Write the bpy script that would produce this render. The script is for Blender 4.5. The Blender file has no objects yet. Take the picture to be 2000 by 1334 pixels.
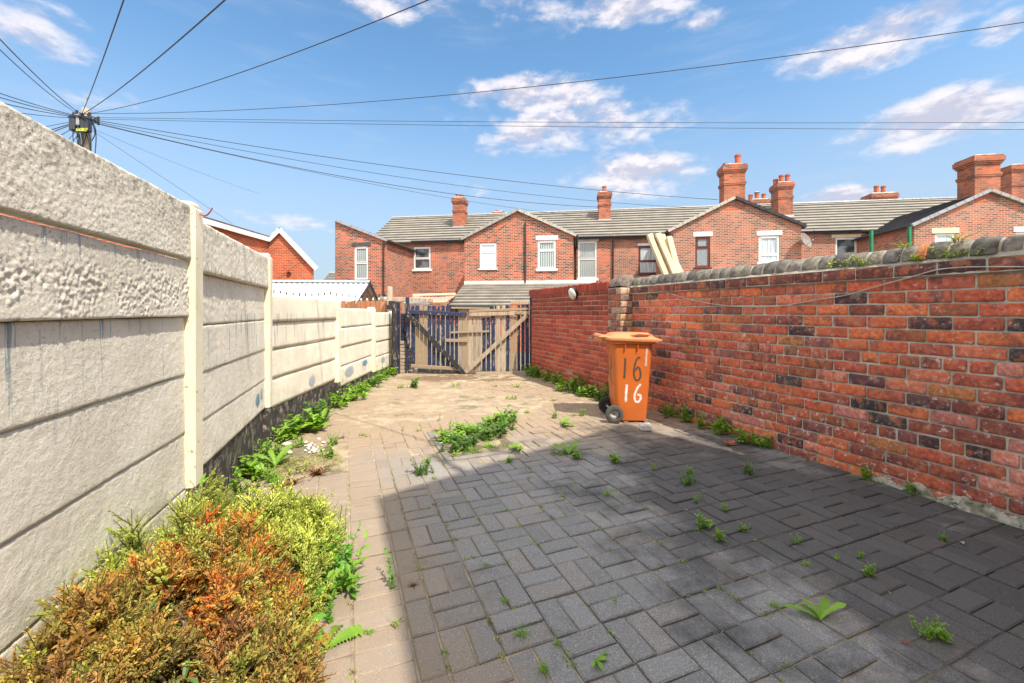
import bpy, math, random
import numpy as np
from mathutils import Vector, Matrix, noise as mnoise
R = random.Random(7)
RN = np.random.RandomState(11)
rad = math.radians
scene = bpy.context.scene
COL = scene.collection

# ------------------------------------------------------------------ camera
CH, F, HY = 1.27, 820.0, 608.0          # eye height, focal length in photo pixels, horizon row
cam = bpy.data.cameras.new("camera")
cam.sensor_width = 36; cam.lens = F / 2000 * 36
cam.shift_y = -(667 - HY) / 2000
cam.clip_start = 0.05; cam.clip_end = 2000
co = bpy.data.objects.new("camera", cam); COL.objects.link(co)
co.location = (0, 0, CH); co.rotation_euler = (rad(90), 0, 0)
scene.camera = co

# ------------------------------------------------------------------ sun, sky, exposure
SUN_L = Vector((-0.454, 0.567, -1.0))                  # way the light travels
sun = bpy.data.lights.new("sun", 'SUN'); sun.energy = 2.7; sun.angle = rad(0.55); sun.color = (1.0, 0.92, 0.80)
so = bpy.data.objects.new("sun", sun); COL.objects.link(so)
so.rotation_euler = SUN_L.to_track_quat('-Z', 'Y').to_euler(); so.location = (8, -10, 18)
scene.view_settings.view_transform = 'Standard'; scene.view_settings.look = 'None'
scene.view_settings.exposure = 1.32; scene.view_settings.gamma = 1.0

W = bpy.data.worlds.new("World"); scene.world = W; W.use_nodes = True

class NB:
    """small node helper"""
    def __init__(s, nt): s.nt = nt; s.n = nt.nodes; s.l = nt.links
    def node(s, t, **k):
        n = s.n.new(t)
        for a, b in k.items(): setattr(n, a, b)
        return n
    def put(s, sock, v):
        if v is None: return
        if hasattr(v, 'is_linked') or isinstance(v, bpy.types.NodeSocket): s.l.new(v, sock)
        else:
            if isinstance(v, (tuple, list)) and len(v) == 3 and sock.type == 'RGBA': v = (*v, 1)
            sock.default_value = v
    def math(s, op, a, b=None, c=None, clamp=False):
        n = s.node('ShaderNodeMath', operation=op, use_clamp=clamp)
        s.put(n.inputs[0], a); s.put(n.inputs[1], b) if b is not None else None
        if c is not None: s.put(n.inputs[2], c)
        return n.outputs[0]
    def mix(s, f, a, b, blend='MIX'):
        n = s.node('ShaderNodeMix', data_type='RGBA', blend_type=blend)
        s.put(n.inputs[0], f); s.put(n.inputs[6], a); s.put(n.inputs[7], b)
        return n.outputs[2]
    def noise(s, vec, scale, detail=4, rough=.55, dist=0.0):
        n = s.node('ShaderNodeTexNoise'); s.put(n.inputs['Vector'], vec)
        n.inputs['Scale'].default_value = scale; n.inputs['Detail'].default_value = detail
        n.inputs['Roughness'].default_value = rough; n.inputs['Distortion'].default_value = dist
        return n.outputs['Fac']
    def vor(s, vec, scale, feat='F1', rnd=1.0):
        n = s.node('ShaderNodeTexVoronoi', feature=feat); s.put(n.inputs['Vector'], vec)
        n.inputs['Scale'].default_value = scale; n.inputs['Randomness'].default_value = rnd
        return n
    def step(s, v, a, b):
        n = s.node('ShaderNodeMapRange', interpolation_type='SMOOTHSTEP'); s.put(n.inputs[0], v)
        n.inputs[1].default_value = a; n.inputs[2].default_value = b
        return n.outputs[0]
    def mapping(s, vec, sc=(1, 1, 1), loc=(0, 0, 0), rot=(0, 0, 0)):
        n = s.node('ShaderNodeMapping'); s.put(n.inputs[0], vec)
        n.inputs[1].default_value = loc; n.inputs[2].default_value = rot; n.inputs[3].default_value = sc
        return n.outputs[0]
    def sep(s, vec):
        n = s.node('ShaderNodeSeparateXYZ'); s.put(n.inputs[0], vec); return n.outputs
    def comb(s, x, y, z):
        n = s.node('ShaderNodeCombineXYZ'); s.put(n.inputs[0], x); s.put(n.inputs[1], y); s.put(n.inputs[2], z); return n.outputs[0]
    def bump(s, h, strength=.5, dist=.01, prev=None):
        n = s.node('ShaderNodeBump'); s.put(n.inputs['Height'], h)
        n.inputs['Strength'].default_value = strength; n.inputs['Distance'].default_value = dist
        if prev is not None: s.put(n.inputs['Normal'], prev)
        return n.outputs[0]
    def attr(s, name='Col'):
        n = s.node('ShaderNodeAttribute'); n.attribute_name = name; return n

def build_world():
    b = NB(W.node_tree); W.node_tree.nodes.clear()
    out = b.node('ShaderNodeOutputWorld'); bg = b.node('ShaderNodeBackground')
    sky = b.node('ShaderNodeTexSky', sky_type='NISHITA'); sky.sun_disc = False
    sky.sun_elevation = math.atan2(1.0, math.hypot(SUN_L.x, SUN_L.y)); sky.sun_rotation = math.atan2(-SUN_L.x, -SUN_L.y)
    sky.air_density = 1.0; sky.dust_density = 1.2; sky.ozone_density = 2.2; sky.altitude = 50
    tc = b.node('ShaderNodeTexCoord'); v = tc.outputs['Generated']
    x, y, z = b.sep(v)
    az = b.math('ARCTAN2', x, y); el = b.math('ARCSINE', z)
    p = b.comb(az, b.math('MULTIPLY', el, 2.1), 0.0)
    n1 = b.noise(p, 7.5, 9, .62); n2 = b.noise(p, 26, 6, .6); n3 = b.noise(p, 3.0, 3, .5)
    blobs = []          # azimuth, elevation (deg), radii (deg), weight : the clouds seen over the yard
    for (px, py, rx, ry, w) in [(60, 50, 130, 60, .75), (130, 90, 60, 30, .5), (900, 192, 28, 12, .55), (1050, 188, 140, 34, .92), (1110, 248, 190, 44, .85),
            (1240, 340, 120, 40, .95), (1690, 92, 170, 40, .9), (1560, 120, 70, 22, .6), (1830, 238, 200, 48, 1.0), (1640, 386, 90, 22, .95), (1250, 8, 130, 28, .9),
            (1020, 15, 150, 26, .55), (755, 15, 70, 26, .7), (830, 8, 40, 14, .6), (1850, 20, 170, 30, .8), (1960, 55, 60, 30, .7), (150, 205, 120, 60, .45), (1930, 182, 40, 20, .6),
            (1370, 45, 60, 16, .55), (1100, 60, 80, 18, .4), (520, 425, 220, 14, .5), (1750, 300, 80, 16, .35), (950, 370, 60, 20, .45), (700, 452, 160, 10, .4)]:
        kx, kz = (px - 1000) / F, (HY - py) / F
        a0 = math.atan(kx); e0 = math.atan(kz / math.hypot(1, kx))
        ra = rx / F / (1 + kx * kx) ; re = ry / F / math.sqrt(1 + kx * kx)
        da = b.math('MULTIPLY', b.math('SUBTRACT', az, a0), 1 / ra); de = b.math('MULTIPLY', b.math('SUBTRACT', el, e0), 1 / re)
        r2 = b.math('ADD', b.math('MULTIPLY', da, da), b.math('MULTIPLY', de, de))
        blobs.append(b.math('MULTIPLY', b.math('SUBTRACT', 1.0, b.math('MULTIPLY', r2, .45), clamp=True), w))
    m = blobs[0]
    for q in blobs[1:]: m = b.math('MAXIMUM', m, q)
    puff = lambda q: b.math('ADD', b.math('MULTIPLY', b.noise(q, 9.0, 10, .58, .15), 1.0), b.math('MULTIPLY', b.noise(q, 30, 6, .6), .22))
    pf = puff(p); pup = puff(b.mapping(p, loc=(.0, .035, 0)))
    den = b.math('ADD', b.math('MULTIPLY', m, 1.08), b.math('MULTIPLY', b.math('SUBTRACT', pf, .61), 2.0))
    mask = b.math('MULTIPLY', b.math('MULTIPLY', b.step(den, .34, 1.06), b.step(m, .02, .25)), .93)
    relief = b.step(b.math('SUBTRACT', pf, pup), -.10, .10)
    wisp = b.math('MULTIPLY', b.step(b.math('MULTIPLY', n3, b.noise(b.mapping(p, (1, 3.5, 1)), 5, 8, .65)), .25, .5), .22)
    haze = b.math('MULTIPLY', b.step(el, .55, .02), .85)
    # paler, slightly deeper blue than the bare model; clouds are white with faint warm undersides
    skyc = b.mix(1.0, sky.outputs[0], (.80, 1.06, 1.10), 'MULTIPLY')
    cl = b.mix(relief, (2.85, 2.85, 3.45), (4.6, 4.35, 4.5))
    c = b.mix(haze, skyc, (2.35, 2.72, 3.3)); c = b.mix(wisp, c, (3.0, 3.3, 3.9)); c = b.mix(mask, c, cl)
    # unseen bright cloud added to fill the shade: overhead, beside and behind the viewer
    over = b.math('MAXIMUM', b.step(el, .62, .95), b.step(y, .25, -.25))
    pc = b.mapping(v, (1, 1, 1.6)); nn = b.noise(pc, 2.6, 7, .6)
    big = b.math('MULTIPLY', over, b.step(nn, .36, .52))
    c = b.mix(big, c, b.mix(b.step(nn, .45, .7), (9.4, 9.2, 8.9), (7.0, 6.9, 6.9)))
    b.l.new(c, bg.inputs[0]); bg.inputs[1].default_value = 0.092
    b.l.new(bg.outputs[0], out.inputs[0])
build_world()

# ------------------------------------------------------------------ helpers
class MB:
    def __init__(s): s.v = []; s.f = []; s.c = []
    def add(s, vs, fs, col=(1, 1, 1)):
        o = len(s.v); s.v.extend([tuple(p) for p in vs]); s.c.extend([(*col, 1)] * len(vs))
        s.f.extend([tuple(i + o for i in f) for f in fs])
    def quad(s, a, b, c, d, col=(1, 1, 1)): s.add([a, b, c, d], [(0, 1, 2, 3)], col)
    def box(s, lo, hi, M=None, col=(1, 1, 1), bev=0.0):
        x0, y0, z0 = lo; x1, y1, z1 = hi
        if bev > 0:
            vs = []; bv = min(bev, (x1 - x0) * .45, (y1 - y0) * .45, (z1 - z0) * .45)
            for (x, sx) in ((x0, 1), (x1, -1)):
                for (y, sy) in ((y0, 1), (y1, -1)):
                    for (z, sz) in ((z0, 1), (z1, -1)):
                        vs += [(x, y + sy * bv, z + sz * bv), (x + sx * bv, y, z + sz * bv), (x + sx * bv, y + sy * bv, z)]
            I = lambda a, b_, c_, k: (a * 4 + b_ * 2 + c_) * 3 + k
            fs = []
            for a in (0, 1): fs.append((I(a, 0, 0, 0), I(a, 1, 0, 0), I(a, 1, 1, 0), I(a, 0, 1, 0)) if a else (I(a, 0, 0, 0), I(a, 0, 1, 0), I(a, 1, 1, 0), I(a, 1, 0, 0)))
            for a in (0, 1): fs.append((I(0, a, 0, 1), I(0, a, 1, 1), I(1, a, 1, 1), I(1, a, 0, 1)) if a else (I(0, a, 0, 1), I(1, a, 0, 1), I(1, a, 1, 1), I(0, a, 1, 1)))
            for a in (0, 1): fs.append((I(0, 0, a, 2), I(1, 0, a, 2), I(1, 1, a, 2), I(0, 1, a, 2)) if a else (I(0, 0, a, 2), I(0, 1, a, 2), I(1, 1, a, 2), I(1, 0, a, 2)))
            for a in (0, 1):
                for b_ in (0, 1):
                    fs.append((I(a, b_, 0, 0), I(a, b_, 1, 0), I(a, b_, 1, 1), I(a, b_, 0, 1)))
                    fs.append((I(a, 0, b_, 0), I(a, 1, b_, 0), I(a, 1, b_, 2), I(a, 0, b_, 2)))
                    fs.append((I(0, a, b_, 1), I(1, a, b_, 1), I(1, a, b_, 2), I(0, a, b_, 2)))
                    for c_ in (0, 1): fs.append((I(a, b_, c_, 0), I(a, b_, c_, 1), I(a, b_, c_, 2)))
        else:
            vs = [(x, y, z) for x in (x0, x1) for y in (y0, y1) for z in (z0, z1)]
            fs = [(0, 1, 3, 2), (4, 6, 7, 5), (0, 4, 5, 1), (2, 3, 7, 6), (0, 2, 6, 4), (1, 5, 7, 3)]
        if M is not None: vs = [M @ Vector(p) for p in vs]
        s.add(vs, fs, col)
    def bar(s, a, b, w, h, up=(0, 0, 1), col=(1, 1, 1), bev=0.0):
        a = Vector(a); b = Vector(b); d = b - a; L = d.length; d.normalize(); up = Vector(up)
        sd = d.cross(up)
        if sd.length < 1e-4: sd = d.cross(Vector((0, 1, 0)))
        sd.normalize(); u = sd.cross(d)
        M = Matrix(((d.x, sd.x, u.x, a.x), (d.y, sd.y, u.y, a.y), (d.z, sd.z, u.z, a.z), (0, 0, 0, 1)))
        s.box((0, -w / 2, -h / 2), (L, w / 2, h / 2), M, col, bev)
    def tube(s, pts, r, n=8, col=(1, 1, 1), cap=True):
        pts = [Vector(p) for p in pts]; rr = r if isinstance(r, (list, tuple)) else [r] * len(pts)
        vs = []; fs = []; prev = None
        for i, p in enumerate(pts):
            d = (pts[min(i + 1, len(pts) - 1)] - pts[max(i - 1, 0)])
            if d.length < 1e-9: d = Vector((0, 0, 1))
            d.normalize()
            if prev is None:
                a = d.cross(Vector((0, 0, 1)));
                if a.length < .05: a = d.cross(Vector((0, 1, 0)))
                a.normalize()
            else:
                a = prev - d * prev.dot(d)
                a.normalize()
            prev = a; b = d.cross(a)
            for k in range(n):
                t = 2 * math.pi * k / n; vs.append(p + (a * math.cos(t) + b * math.sin(t)) * rr[i])
        for i in range(len(pts) - 1):
            for k in range(n):
                fs.append((i * n + k, i * n + (k + 1) % n, (i + 1) * n + (k + 1) % n, (i + 1) * n + k))
        if cap: fs.append(tuple(range(n - 1, -1, -1))); fs.append(tuple((len(pts) - 1) * n + k for k in range(n)))
        s.add(vs, fs, col)
    def lathe(s, prof, M=None, n=24, col=(1, 1, 1)):
        vs = []; fs = []
        for (r, z) in prof:
            for k in range(n):
                t = 2 * math.pi * k / n; vs.append(Vector((r * math.cos(t), r * math.sin(t), z)))
        for i in range(len(prof) - 1):
            for k in range(n): fs.append((i * n + k, i * n + (k + 1) % n, (i + 1) * n + (k + 1) % n, (i + 1) * n + k))
        if M is not None: vs = [M @ p for p in vs]
        s.add(vs, fs, col)
    def loft(s, rings, cap0=True, cap1=True, col=(1, 1, 1)):
        n = len(rings[0]); vs = [p for r in rings for p in r]; fs = []
        for i in range(len(rings) - 1):
            for k in range(n): fs.append((i * n + k, i * n + (k + 1) % n, (i + 1) * n + (k + 1) % n, (i + 1) * n + k))
        if cap0: fs.append(tuple(range(n - 1, -1, -1)))
        if cap1: fs.append(tuple((len(rings) - 1) * n + k for k in range(n)))
        s.add(vs, fs, col)
    def build(s, name, mat, parent=None, smooth=False, uv=False, loc=None, ang=None):
        me = bpy.data.meshes.new(name); me.from_pydata([tuple(p) for p in s.v], [], s.f)
        ca = me.color_attributes.new('Col', 'FLOAT_COLOR', 'POINT')
        ca.data.foreach_set('color', np.array(s.c, dtype=np.float32).ravel())
        me.materials.append(mat)
        if uv: boxuv(me)
        if smooth or ang is not None:
            me.polygons.foreach_set('use_smooth', [True] * len(me.polygons))
            if ang is not None: me.set_sharp_from_angle(angle=rad(ang))
        me.update()
        o = bpy.data.objects.new(name, me); COL.objects.link(o)
        if parent is not None: o.parent = parent
        if loc is not None: o.location = loc
        return o

def boxuv(me):
    uvl = me.uv_layers.new(name='UVMap'); Z = Vector((0, 0, 1))
    dat = np.zeros(len(me.loops) * 2, dtype=np.float32)
    for p in me.polygons:
        n = p.normal
        t = Z.cross(n)
        if t.length < .02: t = Vector((1, 0, 0))
        t.normalize(); b = n.cross(t)
        # stable sign so neighbouring walls continue the bond
        if abs(t.x) > abs(t.y):
            if t.x < 0: t = -t
        elif t.y < 0: t = -t
        if b.z < 0: b = -b
        for li in p.loop_indices:
            c = me.vertices[me.loops[li].vertex_index].co
            dat[li * 2] = c.dot(t); dat[li * 2 + 1] = c.dot(b)
    uvl.data.foreach_set('uv', dat)

def arr_mesh(name, V, Fc, C, mat, parent=None, smooth=False):
    me = bpy.data.meshes.new(name); me.from_pydata(V.tolist(), [], Fc.tolist())
    ca = me.color_attributes.new('Col', 'FLOAT_COLOR', 'POINT'); ca.data.foreach_set('color', C.astype(np.float32).ravel())
    me.materials.append(mat)
    if smooth: me.polygons.foreach_set('use_smooth', [True] * len(me.polygons))
    o = bpy.data.objects.new(name, me); COL.objects.link(o)
    if parent is not None: o.parent = parent
    return o

def thing(name, label, cat, loc=(0, 0, 0), rz=0, group=None):
    o = bpy.data.objects.new(name, None); COL.objects.link(o); o.empty_display_size = .2
    o.location = loc; o.rotation_euler = (0, 0, rz); o['label'] = label; o['category'] = cat
    if group: o['group'] = group
    return o
def tag(o, label, cat, group=None, kind=None):
    o['label'] = label; o['category'] = cat
    if group: o['group'] = group
    if kind: o['kind'] = kind
    return o
def structure(o, label, cat):
    return tag(o, label, cat, None, 'structure')
def ground(px, py, z=0.0):
    t = (CH - z) * 1.0 / (py - HY); return Vector(((px - 1000) * t, F * t, z))
def at(px, py, Y): return Vector(((px - 1000) / F * Y, Y, CH + (HY - py) / F * Y))

# ------------------------------------------------------------------ materials
def mat(name, fn, rough=.8, **k):
    m = bpy.data.materials.new(name); m.use_nodes = True; b = NB(m.node_tree)
    p = m.node_tree.nodes['Principled BSDF']; p.inputs['Roughness'].default_value = rough
    for a, v in k.items(): p.inputs[a.replace('_', ' ')].default_value = v
    g = b.node('ShaderNodeTexCoord'); fn(b, p, g); return m
def obj_pos(b): return b.node('ShaderNodeNewGeometry').outputs['Position']

def worn(name, c1, c2, sc=6, rough=.7, bump=.2, bscale=80, bd=.003, spots=None, useatt=False, stretch=(1, 1, 1), **k):
    def f(b, p, g):
        v = b.mapping(g.outputs['Object'], stretch)
        n = b.step(b.noise(v, sc, 6, .6), .3, .7)
        c = b.mix(n, c1, c2)
        if useatt: c = b.mix(1.0, c, b.attr().outputs['Color'], 'MULTIPLY')
        if spots: c = b.mix(b.step(b.noise(v, spots[1], 5, .7), spots[2], spots[2] + .08), c, spots[0])
        b.put(p.inputs['Base Color'], c)
        b.put(p.inputs['Normal'], b.bump(b.noise(v, bscale, 4, .6), bump, bd))
    return mat(name, f, rough, **k)

def m_attr(name, rough=.8, noise_amt=.35, sc=30, bump=.3, bscale=120, bd=.002, **k):
    def f(b, p, g):
        v = obj_pos(b); a = b.attr().outputs['Color']
        n = b.noise(v, sc, 5, .6)
        dark = b.mix(1.0, a, (1 - noise_amt,) * 3, 'MULTIPLY'); lite = b.mix(1.0, a, (1 + noise_amt,) * 3, 'MULTIPLY')
        b.put(p.inputs['Base Color'], b.mix(b.step(n, .3, .7), dark, lite))
        b.put(p.inputs['Normal'], b.bump(b.noise(v, bscale, 4, .6), bump, bd))
    return mat(name, f, rough, **k)

# near brickwork: colour per brick from the mesh, blotches, salts, soot, moss
def f_brick(b, p, g):
    v = obj_pos(b); a = b.attr().outputs['Color']; z = b.sep(v)[2]
    n1 = b.noise(v, 9, 5, .6); n2 = b.noise(v, 38, 6, .65); n3 = b.noise(b.mapping(v, (1, 1, 1), (3, 1, 7)), 2.1, 5, .6)
    c = b.mix(b.step(n2, .32, .7), b.mix(1.0, a, (.62, .56, .6), 'MULTIPLY'), b.mix(1.0, a, (1.2, 1.18, 1.1), 'MULTIPLY'))
    c = b.mix(b.math('MULTIPLY', b.step(b.noise(b.mapping(v, loc=(5, 2, 1)), 13, 5, .65), .50, .62), .5), c, (.60, .17, .06))
    c = b.mix(b.math('MULTIPLY', b.step(b.noise(b.mapping(v, loc=(1, 8, 3)), 17, 6, .7), .54, .64), .38), c, (.50, .27, .21))
    c = b.mix(b.math('MULTIPLY', b.step(n1, .55, .66), .6), c, (.085, .045, .05))
    salt = b.math('MULTIPLY', b.step(b.noise(v, 24, 8, .75), .555, .64), b.step(b.math('SUBTRACT', n3, b.math('MULTIPLY', z, .16)), .22, .46))
    c = b.mix(b.math('MULTIPLY', salt, .8), c, (.74, .63, .57))
    moss = b.math('MULTIPLY', b.step(b.noise(v, 4.2, 6, .65), .54, .66), b.step(b.noise(v, 40, 3, .6), .4, .62))
    c = b.mix(b.math('MULTIPLY', moss, .38), c, (.17, .14, .035))
    b.put(p.inputs['Base Color'], c)
    h = b.math('ADD', b.noise(v, 60, 6, .7), b.math('MULTIPLY', b.noise(v, 260, 3, .6), .4))
    b.put(p.inputs['Normal'], b.bump(h, .8, .005))
M_brick = mat('old_brick', f_brick, .82)
def f_mortar(b, p, g):
    v = obj_pos(b); c = b.mix(b.step(b.noise(v, 7, 6, .6), .35, .7), (.37, .35, .285), (.58, .55, .47))
    c = b.mix(b.math('MULTIPLY', b.step(b.noise(v, 3, 5, .7), .55, .7), .6), c, (.09, .085, .06))
    b.put(p.inputs['Base Color'], c); b.put(p.inputs['Normal'], b.bump(b.noise(v, 120, 5, .7), .9, .006))
M_mortar = mat('lime_mortar', f_mortar, .95)
def f_brick2(b, p, g):
    v = obj_pos(b); a = b.attr().outputs['Color']; n2 = b.noise(v, 45, 5, .65); n = b.noise(v, 3.5, 5, .65)
    c = b.mix(b.step(n2, .3, .7), b.mix(1.0, a, (.78, .74, .74), 'MULTIPLY'), b.mix(1.0, a, (1.15, 1.12, 1.1), 'MULTIPLY'))
    c = b.mix(b.math('MULTIPLY', b.step(n, .52, .68), .4), c, (.13, .035, .03))
    b.put(p.inputs['Base Color'], c); b.put(p.inputs['Normal'], b.bump(b.noise(v, 150, 5, .7), .5, .003))
M_brick2 = mat('red_brick', f_brick2, .85)
M_coping = m_attr('coping_clay', .85, .45, 22, .7, 70, .006)
M_mortar_l = worn('pale_mortar', (.42, .38, .30), (.26, .23, .18), 9, .95, .8, 100, .005)

# paving blocks
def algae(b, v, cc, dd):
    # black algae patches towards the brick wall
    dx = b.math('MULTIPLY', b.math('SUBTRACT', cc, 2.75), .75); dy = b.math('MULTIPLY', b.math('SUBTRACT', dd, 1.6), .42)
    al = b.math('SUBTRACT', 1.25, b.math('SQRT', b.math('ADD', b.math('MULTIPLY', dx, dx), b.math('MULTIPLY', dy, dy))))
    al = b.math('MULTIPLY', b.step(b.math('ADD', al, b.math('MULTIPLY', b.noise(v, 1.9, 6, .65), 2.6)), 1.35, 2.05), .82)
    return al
def f_pave(b, p, g):
    v = obj_pos(b); a = b.attr().outputs['Color']; x, y, _ = b.sep(v)
    cc = b.math('ADD', b.math('MULTIPLY', x, .9285), b.math('MULTIPLY', y, .3714))       # across the plot
    dd = b.math('ADD', b.math('MULTIPLY', x, -.3714), b.math('MULTIPLY', y, .9285))      # along the plot
    n = b.noise(v, 1.3, 6, .6); nf = b.noise(v, 14, 6, .65)
    grain = b.noise(v, 170, 3, .7)
    c = b.mix(b.step(grain, .35, .66), b.mix(1.0, a, (.70, .70, .71), 'MULTIPLY'), b.mix(1.0, a, (1.26, 1.25, 1.24), 'MULTIPLY'))
    chips = b.vor(v, 120); cf = b.math('LESS_THAN', chips.outputs['Distance'], .22)
    sel = b.math('GREATER_THAN', b.sep(chips.outputs['Color'])[0], .80)
    c = b.mix(b.math('MULTIPLY', b.math('MULTIPLY', cf, sel), .85), c, (.62, .57, .50))
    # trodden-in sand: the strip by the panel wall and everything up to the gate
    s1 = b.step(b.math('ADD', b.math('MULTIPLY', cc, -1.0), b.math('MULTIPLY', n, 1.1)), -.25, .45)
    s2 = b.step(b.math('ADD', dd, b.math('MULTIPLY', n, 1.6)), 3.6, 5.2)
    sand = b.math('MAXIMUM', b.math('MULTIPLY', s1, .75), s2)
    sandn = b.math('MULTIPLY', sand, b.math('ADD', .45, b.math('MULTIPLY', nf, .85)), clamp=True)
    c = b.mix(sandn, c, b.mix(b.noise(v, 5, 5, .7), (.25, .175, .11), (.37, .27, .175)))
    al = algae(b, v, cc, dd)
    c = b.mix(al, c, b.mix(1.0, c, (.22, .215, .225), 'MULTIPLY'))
    al2 = b.math('MULTIPLY', b.step(b.noise(b.mapping(v, loc=(9, 4, 0)), 3.2, 6, .7), .56, .7), .4)
    c = b.mix(al2, c, b.mix(1.0, c, (.45, .44, .42), 'MULTIPLY'))
    # brown damp stain in front of the gate
    gx = b.math('SUBTRACT', x, -.9); gy = b.math('MULTIPLY', b.math('SUBTRACT', y, 8.0), 2.6)
    st = b.math('SUBTRACT', 1.5, b.math('SQRT', b.math('ADD', b.math('MULTIPLY', gx, gx), b.math('MULTIPLY', gy, gy))))
    st = b.math('MULTIPLY', b.step(b.math('ADD', st, b.math('MULTIPLY', n, .8)), .55, .95), .8)
    c = b.mix(st, c, (.13, .075, .04))
    b.put(p.inputs['Base Color'], c)
    b.put(p.inputs['Normal'], b.bump(b.math('ADD', grain, b.math('MULTIPLY', nf, .7)), .6, .003))
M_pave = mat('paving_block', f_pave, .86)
def f_sand(b, p, g):
    v = obj_pos(b); c = b.mix(b.step(b.noise(v, 6, 6, .7), .35, .65), (.28, .215, .14), (.41, .325, .22))
    c = b.mix(b.math('MULTIPLY', b.step(b.noise(v, 2.2, 5, .7), .52, .62), .65), c, (.10, .095, .05))
    x, y, _ = b.sep(v)
    cc = b.math('ADD', b.math('MULTIPLY', x, .9285), b.math('MULTIPLY', y, .3714)); dd = b.math('ADD', b.math('MULTIPLY', x, -.3714), b.math('MULTIPLY', y, .9285))
    c = b.mix(b.math('MULTIPLY', algae(b, v, cc, dd), 1.1, clamp=True), c, (.07, .065, .055))
    b.put(p.inputs['Base Color'], c); b.put(p.inputs['Normal'], b.bump(b.noise(v, 160, 5, .7), .8, .004))
M_sand = mat('joint_sand', f_sand, .95)
M_earth = worn('soil', (.10, .075, .05), (.22, .17, .11), 9, .95, 1.0, 60, .012)
M_ground = worn('ground', (.13, .12, .09), (.24, .21, .16), 1.2, .95, .6, 20, .02)

# cream painted concrete panels
def f_conc(b, p, g):
    v = obj_pos(b); x, y, z = b.sep(v); a = b.attr().outputs['Color']
    c = b.mix(b.step(b.noise(v, 3.2, 6, .6), .3, .7), (.70, .65, .54), (.84, .79, .67))
    c = b.mix(1.0, c, a, 'MULTIPLY')
    grit = b.step(b.noise(v, 62, 4, .7), .565, .63); wear = b.math('MAXIMUM', b.math('MULTIPLY', b.step(b.noise(v, 2.4, 5, .6), .40, .62), .7), b.step(z, 1.2, 1.45))
    c = b.mix(b.math('MULTIPLY', b.math('MULTIPLY', grit, wear), .55), c, (.20, .18, .15))
    # black algae along the top edge
    top = b.math('MULTIPLY', b.step(z, 1.60, 1.84), b.step(b.noise(v, 14, 6, .75), .46, .62))
    c = b.mix(b.math('MULTIPLY', top, .65), c, (.13, .12, .10))
    # vertical dirty runs
    run = b.noise(b.comb(b.math('MULTIPLY', y, 42), b.math('MULTIPLY', x, 8), b.math('MULTIPLY', z, 1.3)), 1.0, 5, .65)
    rz = b.math('MAXIMUM', b.math('MULTIPLY', b.step(z, .70, 1.22), b.step(z, 1.26, 1.24)), b.math('MULTIPLY', b.step(z, 1.42, 1.5), .8))
    c = b.mix(b.math('MULTIPLY', b.math('MULTIPLY', b.step(run, .56, .62), b.math('MULTIPLY', rz, b.step(z, 1.56, 1.53))), .8), c, (.15, .25, .31))
    low = b.math('MULTIPLY', b.step(z, .62, .28), b.step(b.noise(v, 7, 6, .7), .46, .66))
    c = b.mix(b.math('MULTIPLY', low, .45), c, (.30, .24, .16))
    b.put(p.inputs['Base Color'], c)
    h = b.math('ADD', b.noise(v, 95, 5, .75), b.math('MULTIPLY', b.noise(v, 40, 5, .6), .5))
    b.put(p.inputs['Normal'], b.bump(h, .75, .007))
M_conc = mat('painted_concrete', f_conc, .9)
M_post = worn('painted_post', (.72, .66, .47), (.84, .78, .60), 5, .75, .35, 60, .003, spots=((.35, .28, .18), 22, .60))
def f_plinth(b, p, g):
    v = obj_pos(b); n = b.noise(b.mapping(v, (1, 1, .7)), 16, 7, .75)
    c = b.mix(b.step(n, .5, .62), (.035, .032, .03), (.30, .25, .20)); c = b.mix(b.step(b.noise(v, 5, 4, .6), .5, .7), c, (.10, .085, .07))
    b.put(p.inputs['Base Color'], c); b.put(p.inputs['Normal'], b.bump(n, .6, .008))
M_plinth = mat('tarred_plinth', f_plinth, .8)
def f_blot(col):
    def f(b, p, g):
        v = obj_pos(b); b.put(p.inputs['Base Color'], b.mix(b.step(b.noise(v, 20, 5, .7), .4, .6), col, tuple(q * .7 + .15 for q in col)))
        r = b.math('SUBTRACT', 1.0, b.sep(b.attr().outputs['Color'])[0])
        b.put(p.inputs['Alpha'], b.math('MULTIPLY', b.step(b.math('ADD', b.sep(b.attr().outputs['Color'])[0], b.math('MULTIPLY', b.noise(v, 35, 5, .7), .7)), .55, 1.0), .8))
    return f
M_blue = mat('blue_spray', f_blot((.07, .26, .42)), .8)
M_pale = mat('pale_blue_spray', f_blot((.36, .42, .50)), .8)

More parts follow.
